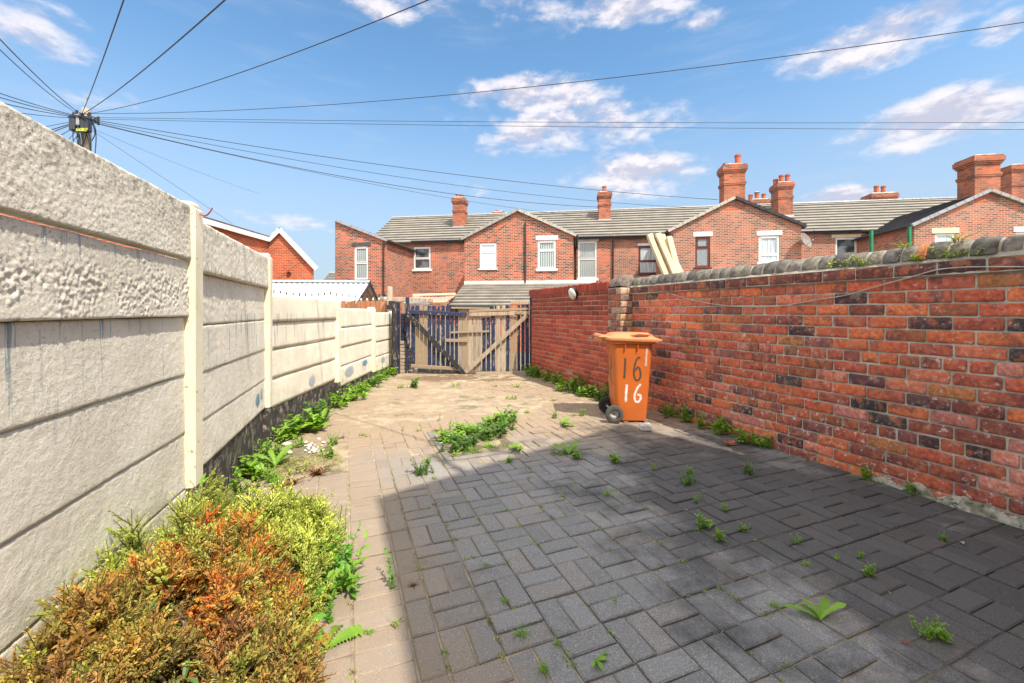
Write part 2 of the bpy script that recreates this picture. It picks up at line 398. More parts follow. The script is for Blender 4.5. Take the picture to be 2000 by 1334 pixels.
# far brickwork via brick texture on metric UVs
def f_far(c1, c2, c3, mort, cw=.232, chh=.079, morts=.010, fleck=.5):
    def f(b, p, g):
        uv = b.node('ShaderNodeUVMap').outputs[0]
        n = b.node('ShaderNodeTexBrick'); b.put(n.inputs['Vector'], uv)
        n.inputs['Color1'].default_value = (0, 0, 0, 1); n.inputs['Color2'].default_value = (1, 1, 1, 1); n.inputs['Mortar'].default_value = (0.5, .5, .5, 1)
        n.inputs['Scale'].default_value = 1; n.inputs['Mortar Size'].default_value = morts; n.inputs['Mortar Smooth'].default_value = .2
        n.inputs['Brick Width'].default_value = cw; n.inputs['Row Height'].default_value = chh; n.inputs['Bias'].default_value = 0
        n.offset = .5
        r = b.sep(n.outputs['Color'])[0]
        c = b.mix(b.step(r, .1, .6), c1, c2); c = b.mix(b.math('MULTIPLY', b.step(r, .70, .74), fleck), c, c3)
        v = obj_pos(b); big = b.noise(v, .9, 4, .6)
        c = b.mix(b.step(big, .35, .68), b.mix(1.0, c, (.72, .68, .68), 'MULTIPLY'), b.mix(1.0, c, (1.22, 1.16, 1.1), 'MULTIPLY'))
        c = b.mix(b.math('MULTIPLY', b.step(b.noise(v, 12, 4, .6), .55, .7), .35), c, b.mix(1.0, c, (.5, .5, .5), 'MULTIPLY'))
        c = b.mix(n.outputs['Fac'], c, mort)
        b.put(p.inputs['Base Color'], c); b.put(p.inputs['Normal'], b.bump(b.math('SUBTRACT', 1.0, n.outputs['Fac']), .6, .01))
    return f
M_far = mat('terrace_brick', f_far((.54, .095, .035), (.38, .085, .04), (.07, .04, .045), (.45, .35, .26), morts=.013, fleck=.85), .85)
M_farE = mat('weathered_terrace_brick', f_far((.47, .125, .065), (.39, .135, .08), (.10, .065, .065), (.42, .33, .25), morts=.013, fleck=.75), .85)
M_newb = mat('new_orange_brick', f_far((.58, .115, .035), (.47, .085, .03), (.30, .06, .03), (.46, .30, .19), fleck=.3), .85)
M_chim = mat('chimney_brick', f_far((.50, .125, .05), (.36, .10, .05), (.12, .05, .045), (.28, .20, .14), fleck=.5), .85)
def f_roof(ca, cb, edge, row=.42, ew=.36):
    def f(b, p, g):
        uv = b.node('ShaderNodeUVMap').outputs[0]; x, y, _ = b.sep(uv); v = obj_pos(b)
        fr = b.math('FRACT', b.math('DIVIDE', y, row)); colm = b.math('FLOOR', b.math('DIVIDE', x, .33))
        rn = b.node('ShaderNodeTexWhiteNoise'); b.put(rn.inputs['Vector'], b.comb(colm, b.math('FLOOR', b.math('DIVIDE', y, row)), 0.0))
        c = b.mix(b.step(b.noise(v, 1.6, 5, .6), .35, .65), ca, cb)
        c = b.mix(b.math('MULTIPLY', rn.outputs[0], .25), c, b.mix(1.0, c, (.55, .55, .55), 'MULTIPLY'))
        c = b.mix(b.math('MULTIPLY', b.math('LESS_THAN', fr, ew), .85), c, edge)  # shadow line under each tile course, painted as a dark stripe
        gx = b.math('FRACT', b.math('DIVIDE', x, .165)); c = b.mix(b.math('MULTIPLY', b.math('LESS_THAN', gx, .12), .3), c, edge)
        b.put(p.inputs['Base Color'], c)
        b.put(p.inputs['Normal'], b.bump(b.noise(v, 30, 4, .6), .3, .01))
    return f
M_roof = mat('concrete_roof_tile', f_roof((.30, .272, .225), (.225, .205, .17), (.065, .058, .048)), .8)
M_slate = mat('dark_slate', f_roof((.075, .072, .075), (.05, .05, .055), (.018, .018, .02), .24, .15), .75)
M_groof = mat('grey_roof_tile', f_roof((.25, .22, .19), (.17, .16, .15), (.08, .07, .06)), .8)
M_upvc = worn('white_upvc', (.80, .80, .79), (.72, .72, .71), 4, .35, .05)
M_white = worn('white_painted_stone', (.78, .77, .74), (.62, .60, .56), 6, .7, .2)
M_cream = worn('cream_painted_stone', (.72, .62, .40), (.62, .54, .36), 6, .7, .2)
M_box = worn('blue_black_plastic', (.02, .023, .035), (.035, .04, .055), 8, .45, .1)
M_dish = worn('rusty_grey_dish', (.16, .12, .10), (.26, .22, .20), 12, .7, .2)
M_verge = worn('pale_verge_mortar', (.50, .47, .40), (.36, .34, .29), 8, .85, .3)
M_dkstone = worn('black_painted_stone', (.05, .055, .065), (.09, .09, .10), 6, .6, .2)
M_brown = worn('brown_window_frame', (.09, .02, .015), (.14, .035, .025), 6, .4, .1)
M_black = worn('black_plastic', (.015, .016, .018), (.03, .03, .034), 8, .45, .1)
M_lead = worn('grey_lead', (.36, .38, .41), (.26, .27, .29), 6, .5, .2)
M_ridge = worn('grey_ridge_tile', (.27, .26, .24), (.36, .35, .33), 8, .8, .3, 40, .005)
M_redridge = worn('red_ridge_tile', (.42, .10, .05), (.30, .08, .045), 8, .8, .3, 40, .005)
M_pot = worn('terracotta_pot', (.48, .13, .055), (.34, .09, .045), 7, .75, .2)
M_maroon = worn('maroon_fascia', (.16, .035, .035), (.22, .06, .055), 7, .55, .1)
def f_pane(kind):
    def f(b, p, g):
        v = g.outputs['Object']; x, y, z = b.sep(v)
        if kind == 'blind':
            s = b.math('FRACT', b.math('MULTIPLY', x, 9.0)); c = b.mix(b.step(s, .1, .5), (.05, .07, .07), (.42, .47, .46))
        elif kind == 'curtain':
            s = b.noise(b.mapping(v, (22, 1, .8)), 1, 3, .5); c = b.mix(b.step(s, .35, .65), (.32, .40, .44), (.66, .70, .70))
        elif kind == 'frost':
            s = b.vor(v, 28).outputs['Distance']; c = b.mix(s, (.14, .17, .18), (.34, .38, .39))
        elif kind == 'board': c = (.76, .78, .80)
        else: c = b.mix(b.step(b.noise(v, 1.5, 2, .5), .4, .6), (.045, .055, .06), (.15, .17, .18))
        if kind == 'board': b.put(p.inputs['Base Color'], c)
        else: b.put(p.inputs['Base Color'], c)
    return f
M_pane = {k: mat('pane_' + k, f_pane(k), .08 if k != 'board' else .3, Specular_IOR_Level=.7) for k in ('blind', 'curtain', 'frost', 'board', 'clear')}
def f_solar(b, p, g):
    v = b.node('ShaderNodeUVMap').outputs[0]; x, y, _ = b.sep(v)
    a = b.math('LESS_THAN', b.math('FRACT', b.math('MULTIPLY', x, 3.0)), .07); c_ = b.math('LESS_THAN', b.math('FRACT', b.math('MULTIPLY', y, 3.0)), .07)
    b.put(p.inputs['Base Color'], b.mix(b.math('MAXIMUM', a, c_), (.03, .06, .16), (.45, .5, .56)))
M_solar = mat('solar_cell', f_solar, .12)

# woods
def f_wood(c1, c2, paint=None, amt=.5):
    def f(b, p, g):
        v = g.outputs['Object']; a = b.attr().outputs['Color']
        gr = b.noise(b.mapping(obj_pos(b), (30, 30, 2.2)), 1.0, 5, .6, .6)
        c = b.mix(b.step(gr, .3, .7), c1, c2); c = b.mix(1.0, c, a, 'MULTIPLY')
        if paint: c = b.mix(b.step(b.noise(b.mapping(obj_pos(b), (26, 26, 7)), 1, 6, .7), amt, amt + .07), paint, c)
        b.put(p.inputs['Base Color'], c); b.put(p.inputs['Normal'], b.bump(gr, .5, .004))
    return f
M_nat = mat('bare_pine', f_wood((.40, .255, .115), (.60, .42, .215), (.30, .22, .14), .68), .7)
M_grey = mat('weathered_timber', f_wood((.26, .20, .14), (.46, .37, .27)), .85)
M_navy = mat('navy_painted_timber', f_wood((.22, .18, .14), (.34, .28, .22), (.016, .022, .062), .57), .6)
M_char = mat('dark_weathered_timber', f_wood((.16, .13, .11), (.26, .22, .18), (.022, .02, .022), .56), .8)
M_beam = mat('sawn_timber', f_wood((.60, .49, .29), (.74, .63, .42)), .7)
M_fence = mat('brown_fence_timber', f_wood((.30, .115, .05), (.42, .20, .10)), .8)
def f_leaf(b, p, g):
    a = b.attr().outputs['Color']; v = obj_pos(b)
    b.put(p.inputs['Base Color'], b.mix(b.noise(v, 18, 3, .6), b.mix(1.0, a, (.75, .8, .7), 'MULTIPLY'), b.mix(1.0, a, (1.25, 1.2, 1.2), 'MULTIPLY')))
    t = b.node('ShaderNodeBsdfTranslucent'); b.put(t.inputs[0], b.mix(1.0, a, (1.5, 1.6, .7), 'MULTIPLY'))
    m = b.node('ShaderNodeMixShader'); m.inputs[0].default_value = .32
    out = [n for n in b.n if n.type == 'OUTPUT_MATERIAL'][0]
    b.l.new(p.outputs[0], m.inputs[1]); b.l.new(t.outputs[0], m.inputs[2]); b.l.new(m.outputs[0], out.inputs[0])
M_leaf = mat('leaf', f_leaf, .5)
M_stem = m_attr('stem', .8, .3)
M_orange = worn('orange_bin_plastic', (.60, .145, .022), (.50, .125, .028), 3, .42, .15, 90, .0008, spots=((.50, .17, .06), 5, .66))
M_lid = worn('faded_orange_lid', (.66, .24, .09), (.58, .22, .10), 5, .5, .15, 90, .0008, spots=((.62, .34, .2), 6, .62))
M_rubber = worn('rubber', (.055, .052, .045), (.09, .085, .07), 9, .85, .3, 90, .001)
M_rubberd = worn('dark_rubber', (.02, .02, .022), (.035, .035, .038), 9, .8, .3, 90, .001)
M_hub = worn('grey_hub', (.55, .51, .46), (.44, .41, .37), 9, .5, .1)
def f_spray(col, lo, hi, mx=1.0):
    def f(b, p, g):
        v = obj_pos(b); e = b.sep(b.attr().outputs['Color'])[0]
        b.put(p.inputs['Base Color'], col)
        b.put(p.inputs['Alpha'], b.math('MULTIPLY', b.step(b.math('ADD', e, b.math('MULTIPLY', b.math('SUBTRACT', b.noise(v, 70, 4, .7), .5), .9)), lo, hi), mx))
    return f
M_inkb = mat('dark_paint_stroke', f_spray((.085, .06, .04), .02, .25, .95), .6)
M_inkw = mat('white_spray_stroke', f_spray((.86, .80, .74), .15, .95, .92), .6)
M_galv = worn('corrugated_white_sheet', (.74, .74, .74), (.60, .61, .62), 3, .5, .1)
M_pink = worn('faded_plastic_sheet', (.30, .19, .16), (.42, .31, .27), 5, .5, .1)
M_green = worn('green_paint', (.01, .15, .06), (.015, .20, .08), 8, .5, .1)
M_tarp = worn('green_felt', (.20, .24, .15), (.26, .29, .19), 4, .9, .2)
M_cable = worn('cable_sheath', (.02, .02, .022), (.035, .035, .035), 8, .6, .1)
M_cablew = worn('pale_cable', (.50, .46, .40), (.36, .33, .28), 8, .6, .1)
M_polew = mat('pole_timber', f_wood((.34, .29, .23), (.52, .46, .38)), .85)
M_lens = worn('frosted_plastic', (.62, .66, .60), (.52, .56, .50), 8, .25, .05)
M_stone = worn('pale_stone', (.70, .67, .62), (.55, .52, .47), 30, .9, .5, 60, .004)
M_edge = worn('edging_concrete', (.24, .22, .19), (.16, .15, .13), 12, .9, .5, 60, .004)
M_bulb = mat('bulb_glass', lambda b, p, g: b.put(p.inputs['Base Color'], (.82, .84, .82)), .1, Transmission_Weight=.5)

# ------------------------------------------------------------------ ground
E1 = Vector((.9285, .3714, 0)); E2 = Vector((-.3714, .9285, 0))     # across / along the plot
gm = MB(); gm.quad((-400, -60, -.06), (400, -60, -.06), (400, 900, -.06), (-400, 900, -.06))
structure(gm.build('ground', M_ground), 'bare dusty ground of the yards and alley beyond the gate', 'ground')

POSTS = [(-1.745 + .305 * 1.83 * .957 * 1.0, 2.28 - 1.75), (-1.745, 2.28), (-2.33, 3.98), (-2.44, 5.85), (-2.52, 7.6), (-2.50, 8.85)]
POSTS = [(-.68, -1.21)] + POSTS
def left_x(y):
    for (a, b_) in zip(POSTS[:-1], POSTS[1:]):
        if a[1] <= y <= b_[1]: return a[0] + (b_[0] - a[0]) * (y - a[1]) / (b_[1] - a[1])
    return POSTS[0][0] if y < POSTS[0][1] else POSTS[-1][0]
def right_x(y): return 4.007 - .4 * y if y < 5.80 else 3.80 - .4 * y
def to_w(c, d): return E1 * c + E2 * d
sm = MB(); ys = [-1.2 + i * .5 for i in range(21)] + [9.2]
def sand_z(x, y):
    d = -x * .3714 + y * .9285; c = x * .9285 + y * .3714
    t = min(1, max(0, (d - 4.3) / .7)); t2 = .55 * min(1, max(0, (.5 - c) / .5)); n_ = mnoise.noise((x * 1.7, y * 1.7, 4))
    return -.0095 + max(t, t2) * .0088 + .0042 * n_ * (.3 + max(t, t2))
ys = [-1.2 + i * .1 for i in range(105)]
for a, b_ in zip(ys[:-1], ys[1:]):
    for i in range(50):
        q = []
        for (yy, f) in ((a, i / 50), (a, (i + 1) / 50), (b_, (i + 1) / 50), (b_, i / 50)):
            x = left_x(yy) - .1 + (right_x(yy) + .05 - left_x(yy) + .1) * f; q.append((x, yy, sand_z(x, yy)))
        sm.quad(*q)
structure(sm.build('sand_bed', M_sand), 'pale sand showing in the joints of the paving', 'sand')

BEDS = [(.87, 1.55, 3.57, 4.47), (-.80, -.02, 3.60, 4.45)]
def paving():
    V = []; Fc = []; C = []; J = .0048
    g = np.array([0, .035, .5, .965, 1.0]); hz = np.array([-.006, 0, 0, 0, -.006])
    edge_ = lambda i, j: (i in (0, 4)) or (j in (0, 4))
    def block(c0, d0, c1, d1):
        cx, dx = (c0 + c1) / 2, (d0 + d1) / 2
        p = to_w(cx, dx)
        if p.y < -1.0 or p.y > 8.75: return
        if p.x < left_x(p.y) + .03 or p.x > right_x(p.y) + .06: return
        for (b0, b1, e0, e1) in BEDS:
            if b0 < cx < b1 and e0 < dx < e1: return
        c0 += J * R.uniform(.5, 1); c1 -= J * R.uniform(.5, 1); d0 += J * R.uniform(.5, 1); d1 -= J * R.uniform(.5, 1)
        tx, ty = R.gauss(0, .0028), R.gauss(0, .0028); z0 = R.gauss(0, .0026) + .006 * mnoise.noise((p.x * .8, p.y * .8, 0))
        rz = R.gauss(0, .006); ww, hh = c1 - c0, d1 - d0
        bv = .0055
        gx = np.array([0, bv / ww, .5, 1 - bv / ww, 1]); gy = np.array([0, bv / hh, .5, 1 - bv / hh, 1])
        base = len(V); k = R.random()
        if k < .68: col = [.225, .220, .216]
        elif k < .86: col = [.240, .222, .208]
        else: col = [.195, .192, .192]
        m = R.uniform(.91, 1.09); col = [q * m for q in col] + [1]
        for j in range(5):
            for i in range(5):
                lc = (gx[i] - .5) * ww; ld = (gy[j] - .5) * hh
                lc, ld = lc - ld * rz, ld + lc * rz
                jt = .0016 if edge_(i, j) else 0; w = to_w(cx + lc + R.uniform(-jt, jt), dx + ld + R.uniform(-jt, jt))
                edge = (i in (0, 4)) or (j in (0, 4))
                z = z0 + lc * tx * 10 * .35 + ld * ty * 10 * .35 + (-.005 if edge else 0) + (R.uniform(-.0015, .0006) if not (i == 2 and j == 2) else 0)
                V.append((w.x, w.y, z)); C.append(col)
        for j in range(4):
            for i in range(4): Fc.append((base + j * 5 + i, base + j * 5 + i + 1, base + (j + 1) * 5 + i + 1, base + (j + 1) * 5 + i))
        ring = [0, 1, 2, 3, 4, 9, 14, 19, 24, 23, 22, 21, 20, 15, 10, 5]; lb = len(V)
        for q in ring: V.append((V[base + q][0], V[base + q][1], -.03)); C.append(col)
        for q in range(16): Fc.append((base + ring[q], lb + q, lb + (q + 1) % 16, base + ring[(q + 1) % 16]))
    P = .21; DL = 4.60
    # border: one file of blocks laid across, one laid along, from the house to the cross course
    n = int(6.5 / .105)
    for i in range(n):
        d = DL - (i + 1) * .105
        if d > -1.2: block(.03, d, .24, d + .105)
    for i in range(32):
        d = DL - (i + 1) * .21; block(.24, d, .345, d + .21)
    # basket weave to the right of the border
    for i in range(20):
        for j in range(0, 34):
            c0 = .345 + i * P; d0 = DL - (j + 1) * P
            if (i + j) % 2 == 0: block(c0, d0, c0 + P / 2, d0 + P); block(c0 + P / 2, d0, c0 + P, d0 + P)
            else: block(c0, d0, c0 + P, d0 + P / 2); block(c0, d0 + P / 2, c0 + P, d0 + P)
        
    # left of the border: basket weave also, shifted
    for i in range(14):
        for j in range(34):
            c0 = .03 - (i + 1) * P; d0 = DL - (j + 1) * P
            if (i + j) % 2 == 0: block(c0, d0, c0 + P / 2, d0 + P); block(c0 + P / 2, d0, c0 + P, d0 + P)
            else: block(c0, d0, c0 + P, d0 + P / 2); block(c0, d0 + P / 2, c0 + P, d0 + P)
    # cross course
    for i in range(70):
        c0 = -3.0 + i * .105; block(c0, DL, c0 + .105, DL + .21)
    # beyond: stretcher bond up to the gate
    for j in range(48):
        d0 = DL + .21 + j * .105
        for i in range(38):
            c0 = -3.2 + i * P + (.105 if j % 2 else 0); block(c0, d0, c0 + P, d0 + .105)
    return np.array(V), Fc, np.array(C)
def build_paving():
    V, Fc, C = paving()
    me = bpy.data.meshes.new('block_paving'); me.from_pydata(V.tolist(), [], Fc)
    ca = me.color_attributes.new('Col', 'FLOAT_COLOR', 'POINT'); ca.data.foreach_set('color', C.astype(np.float32).ravel())
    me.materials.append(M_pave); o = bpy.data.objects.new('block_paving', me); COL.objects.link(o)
    structure(o, 'grey concrete block paving in basket weave, sandy towards the gate', 'paving')
build_paving()
bm = MB()
for (b0, b1, e0, e1) in BEDS:
    n = 14
    for i in range(n):
        for j in range(n):
            q = []
            for (a, c_) in ((i, j), (i + 1, j), (i + 1, j + 1), (i, j + 1)):
                w = to_w(b0 + (b1 - b0) * a / n, e0 + (e1 - e0) * c_ / n)
                q.append((w.x, w.y, -.007 + .020 * mnoise.noise((w.x * 9, w.y * 9, 0)) * (0 < a < n) * (0 < c_ < n)))
            bm.quad(*q)
structure(bm.build('soil', M_earth, smooth=True), 'bare earth in two gaps left in the paving', 'soil')
# broken concrete lining slabs round the middle gap
for i, (c0, d0, c1, d1, lb) in enumerate([(.80, 3.50, .865, 4.40, 'narrow grey concrete edging slab on the left of the weedy gap'),
                           (.87, 3.50, 1.50, 3.565, 'narrow grey concrete edging slab along the front of the weedy gap')]):
    k = MB(); a = to_w(c0, d0); M = Matrix(((E1.x, E2.x, 0, a.x), (E1.y, E2.y, 0, a.y), (0, 0, 1, 0), (0, 0, 0, 1)))
    k.box((0, 0, -.04), (c1 - c0, d1 - d0, .012), M, (.6, .6, .6), .006); tag(k.build('edging_slab', M_edge), lb, 'edging slab')

# ------------------------------------------------------------------ concrete panel wall (left)
def hfield(nx, nz, seed, amp, blur=1):
    r = np.random.RandomState(seed); h = r.rand(nz, nx)
    for _ in range(blur):
        h = (h + np.roll(h, 1, 0) + np.roll(h, -1, 0) + np.roll(h, 1, 1) + np.roll(h, -1, 1)) / 5
    h = (h - h.mean()) / (h.std() + 1e-9)
    return h * amp
wall_root = thing('concrete_panel_wall', 'cream painted concrete panel wall stepping down to the gate on the left of the yard', 'wall', (POSTS[2][0], POSTS[2][1], 0))
def panel(a, b_, z0, z1, off, res, amp, seed, col=(1, 1, 1), tilt=0.0, band=False):
    a = Vector((*a, 0)); b_ = Vector((*b_, 0)); d = (b_ - a); L = d.length; d.normalize(); n = Vector((d.y, -d.x, 0))   # n faces the yard
    nx = max(6, int(L / res)); nz = max(4, int((z1 - z0) / res))
    H = hfield(nx + 1, nz + 1, seed, amp * .8, 1) + hfield(nx + 1, nz + 1, seed + 5, amp * .10, 5)
    H = np.clip(H, -2.6 * amp, 2.6 * amp)
    if band: H = H * np.clip(1.35 - np.abs(np.linspace(0, 1, nz + 1)[:, None] - .42) * 2.7 + hfield(nx + 1, nz + 1, seed + 9, .3, 40), .15, 1)
    base = wall_root.location; V = []; Fc = []
    for j in range(nz + 1):
        for i in range(nx + 1):
            s = i / nx; t = j / nz; e = min(j, nz - j); rd = (-.003 if e == 0 else 0.0)
            zz = z0 + (z1 - z0) * t
            if j == 0: zz += .006 * mnoise.noise((s * L * 3 + seed, seed, 0)) + .0
            if j == nz: zz += .006 * mnoise.noise((s * L * 4 + seed, seed, 5))
            q = a + d * (s * L) + n * (off + rd + float(H[j, i]) + tilt * (1 - t)); V.append((q.x - base.x, q.y - base.y, zz))
    W_ = nx + 1
    for j in range(nz):
        for i in range(nx): Fc.append((j * W_ + i, j * W_ + i + 1, (j + 1) * W_ + i + 1, (j + 1) * W_ + i))
    k = len(V)          # back face and rims: solid slab 55 mm thick
    for (s, zz) in ((0, z0), (1, z0), (1, z1), (0, z1)):
        q = a + d * (s * L) + n * (off - .055); V.append((q.x - base.x, q.y - base.y, zz))
    Fc.append((k + 3, k + 2, k + 1, k))
    Fc.append(tuple([k, k + 1] + list(range(nx, -1, -1))))
    Fc.append(tuple([k + 2, k + 3] + [nz * W_ + i for i in range(nx + 1)]))
    Fc.append(tuple([k + 3, k] + [j * W_ for j in range(nz + 1)])); Fc.append(tuple([k + 1, k + 2] + [j * W_ + nx for j in range(nz, -1, -1)]))
    me = bpy.data.meshes.new('panel'); me.from_pydata(V, [], Fc)
    ca = me.color_attributes.new('Col', 'FLOAT_COLOR', 'POINT'); ca.data.foreach_set('color', np.tile(np.array([*col, 1], dtype=np.float32), len(V)))
    me.materials.append(M_conc); me.polygons.foreach_set('use_smooth', [len(f) == 4 for f in Fc])
    o = bpy.data.objects.new('panel', me); COL.objects.link(o); o.parent = wall_root
    return o
BAYS = [  # post index, list of joint heights from the top, grain
    (0, [1.86, 1.55, 1.25, .94, .63, .33, .04]), (1, [1.834, 1.534, 1.242, .936, .628, .335, .04]), (2, [1.775, 1.49, 1.19, .915, .635, .37]),
    (3, [1.44, 1.165, .90, .615, .33]), (4, [1.315, 1.03, .755, .475, .19]), (5, [1.25, .98, .70, .42, .14])]
for bi, (pi, zs) in enumerate(BAYS):
    a, b_ = POSTS[pi], POSTS[pi + 1]
    for k in range(len(zs) - 1):
        near = bi in (1, 2); res = (.0055 if k < 2 else .009) if bi == 1 else (.011 if bi == 2 else .03)
        rough = {0: .0010, 1: .0026}.get(k, .0007) if bi <= 2 else .0006
        if bi == 2: rough = {0: .0016, 1: .0018}.get(k, .0008)
        off = .0 + (.026 if (k == 0 and bi in (1, 2)) else 0) + (.014 if (k == 1 and bi == 1) else 0) + (.016 if (k == 0 and bi == 3) else 0) + R.uniform(-.004, .004)
        warm = (1.0, .985, .95) if bi >= 3 else (.97, .965, .95)
        panel(a, b_, zs[k + 1] + (.012 if (k == 0 and bi == 1) else .0015), zs[k] - .0035, off, res, rough, 31 * bi + 7 * k + 3, warm, .007, band=(k == 1))
    # black strips added behind the open joints to block light and stand for shade
    k = MB(); A = Vector((*a, 0)); B = Vector((*b_, 0)); base = wall_root.location; n = Vector(((B - A).normalized().y, -(B - A).normalized().x, 0))
    for zj in zs[(2 if bi == 1 else 1):-1]: k.bar(A + n * -.03 - base + Vector((0, 0, zj)), B + n * -.03 - base + Vector((0, 0, zj)), .02, .03)
    k.build('joint_shade_strip', M_black, wall_root)
    # tarred plinth under the panels
    k = MB(); A = Vector((*a, 0)); B = Vector((*b_, 0)); d = (B - A).normalized(); n = Vector((d.y, -d.x, 0)); L = (B - A).length; base = wall_root.location
    nn = 24
    for i in range(nn):
        p0 = A + d * L * i / nn - base; p1 = A + d * L * (i + 1) / nn - base
        o0 = n * (-.004 + .012 * mnoise.noise((p0.x * 6, p0.y * 6, 1))); o1 = n * (-.004 + .012 * mnoise.noise((p1.x * 6, p1.y * 6, 1)))
        k.quad(p0 + o0 * 3 + Vector((0, 0, -.05)), p1 + o1 * 3 + Vector((0, 0, -.05)), p1 + o1 + Vector((0, 0, zs[-1] + .004)), p0 + o0 + Vector((0, 0, zs[-1] + .004)))
    back = n * -.05; k.quad(A - base + back + Vector((0, 0, zs[-1])), B - base + back + Vector((0, 0, zs[-1])), B - base + back, A - base + back)
    k.build('plinth', M_plinth, wall_root, smooth=True)
for i, (px_, py_) in enumerate(POSTS[1:], 1):
    zt = [0, 1.86, 1.856, 1.815, 1.452, 1.345, 1.27][i]; zb = [0, .33, .325, .36, .28, .17, .12][i]
    a = Vector((*POSTS[i - 1], 0)); b_ = Vector((px_, py_, 0)); d = (b_ - a).normalized(); n = Vector((d.y, -d.x, 0)); base = wall_root.location
    k = MB(); c = b_ - base; M = Matrix(((d.x, n.x, 0, c.x), (d.y, n.y, 0, c.y), (0, 0, 1, 0), (0, 0, 0, 1)))
    k.box((-.075, -.09, zb), (.045, .046, zt - .03), M, (1, 1, 1), .012); k.box((-.064, -.08, zt - .034), (.034, .034, zt), M, (1, 1, 1), .012)
    k.build('post', M_post, wall_root)
    k = MB(); k.box((-.07, -.085, -.05), (.04, .040, zb - .002), M, (1, 1, 1), .006); k.build('post_foot', M_plinth, wall_root)
# spray paint remains on the bottom panels (flat marks on the wall face)
def blot(pi, s, z, w, h, m, nm='paint_patch'):
    a = Vector((*POSTS[pi], 0)); b_ = Vector((*POSTS[pi + 1], 0)); d = (b_ - a); L = d.length; d.normalize(); n = Vector((d.y, -d.x, 0)); base = wall_root.location
    c = a + d * s * L + n * .010 - base; k = MB(); N = 12
    vs = [c + Vector((0, 0, z))]; cols = [(1, 1, 1, 1)]
    for i in range(N): t = 2 * math.pi * i / N; vs.append(c + d * math.cos(t) * w + Vector((0, 0, z + math.sin(t) * h))); cols.append((0, 0, 0, 1))
    k.v = [tuple(p) for p in vs]; k.c = cols; k.f = [(0, i + 1, (i + 1) % N + 1) for i in range(N)]
    k.build(nm, m, wall_root)
blot(2, .80, .50, .12, .10, M_blue); blot(2, .88, .53, .06, .09, M_pale); blot(3, .55, .44, .15, .11, M_pale)
blot(4, .28, .36, .32, .13, M_pale); blot(4, .72, .40, .22, .09, M_blue); blot(5, .45, .33, .2, .10, M_pale)

# ------------------------------------------------------------------ real brick courses
def brick_field(name, parent, base, org, es, length, rows, pitch, BL, hdr, colf, M, rough=.0025, z0=0.0, jm=.010, res=(6, 3), th=.012, half=None):
    """lays each brick of a wall face: org is the start on the ground, es runs along, the face looks to es turned clockwise"""
    es = Vector(es).normalized(); n = Vector((es.y, -es.x, 0)); n = -n if (n.x > 0 and es.y > .5) else n
    V = []; Fc = []; C = []; rr = R
    for r in range(rows):
        hd = r in hdr; bl = BL / 2 if hd else BL
        off = (0 if r % 2 == 0 else -BL / 2) if not hd else (-BL / 4)
        s = off + rr.uniform(-.01, .01)
        while s < length - .02:
            l = bl * (1 + rr.uniform(-.02, .02)); a = max(s, 0) + jm / 2 * rr.uniform(.7, 1.2); e = min(s + l, length) - jm / 2 * rr.uniform(.7, 1.2); s += l
            if e - a < .02: continue
            zb = z0 + r * pitch + jm / 2 * rr.uniform(.7, 1.2) + .004 * mnoise.noise((a * 1.5, r * 3.1, 2)); zt = z0 + (r + 1) * pitch - jm / 2 * rr.uniform(.7, 1.2)
            col = colf(r, (a + e) / 2, rr); pr = rr.gauss(.0, .0025); nx, nz = (res[0] if not hd else max(3, res[0] // 2)), res[1]
            ea = .006 / (e - a); ez_ = .006 / (zt - zb)
            fa = (0, ea, *[i / nx for i in range(1, nx)], 1 - ea, 1)
            fz = (0, ez_, *[i / nz for i in range(1, nz)], 1 - ez_, 1)
            fa = sorted(set(fa)); fz = sorted(set(fz)); o = len(V); w = len(fa); sd = rr.random() * 99
            for j, tz in enumerate(fz):
                for i, ta in enumerate(fa):
                    ex = min(ta, 1 - ta) * (e - a); ez = min(tz, 1 - tz) * (zt - zb)
                    corner = (.0045 if (i in (0, w - 1) and j in (0, len(fz) - 1)) else 0)
                    edge = i in (0, w - 1) or j in (0, len(fz) - 1)
                    sa = a + (e - a) * ta; sz = zb + (zt - zb) * tz
                    if i == 0: sa += corner
                    if i == w - 1: sa -= corner
                    if j == 0: sz += corner
                    if j == len(fz) - 1: sz -= corner
                    q = mnoise.noise((sa * 28 + sd, sz * 28, sd)) * rough * 1.6 + rr.uniform(-1, 1) * rough * .35
                    hgt = th + pr + q - (.0045 if edge else 0)
                    jx = mnoise.noise((sa * 16, sz * 20, sd + 7)) * rough if edge else 0
                    p = Vector(org) + es * (sa + jx) + n * hgt; V.append((p.x - base[0], p.y - base[1], sz + jx)); C.append((*col, 1))
            for j in range(len(fz) - 1):
                for i in range(w - 1): Fc.append((o + j * w + i, o + j * w + i + 1, o + (j + 1) * w + i + 1, o + (j + 1) * w + i))
            ring = [i for i in range(w)] + [j * w + w - 1 for j in range(1, len(fz))] + [(len(fz) - 1) * w + i for i in range(w - 2, -1, -1)] + [j * w for j in range(len(fz) - 2, 0, -1)]
            lb = len(V)
            for q in ring:
                p = V[o + q]; V.append((p[0] - n.x * (th + .006), p[1] - n.y * (th + .006), p[2])); C.append((*col, 1))
            m_ = len(ring)
            for q in range(m_): Fc.append((o + ring[q], lb + q, lb + (q + 1) % m_, o + ring[(q + 1) % m_]))
    me = bpy.data.meshes.new(name); me.from_pydata(V, [], Fc)
    ca = me.color_attributes.new('Col', 'FLOAT_COLOR', 'POINT'); ca.data.foreach_set('color', np.array(C, dtype=np.float32).ravel())
    me.materials.append(M); me.polygons.foreach_set('use_smooth', [True] * len(me.polygons)); me.set_sharp_from_angle(angle=rad(50))
    o = bpy.data.objects.new(name, me); COL.objects.link(o); o.parent = parent
    return o

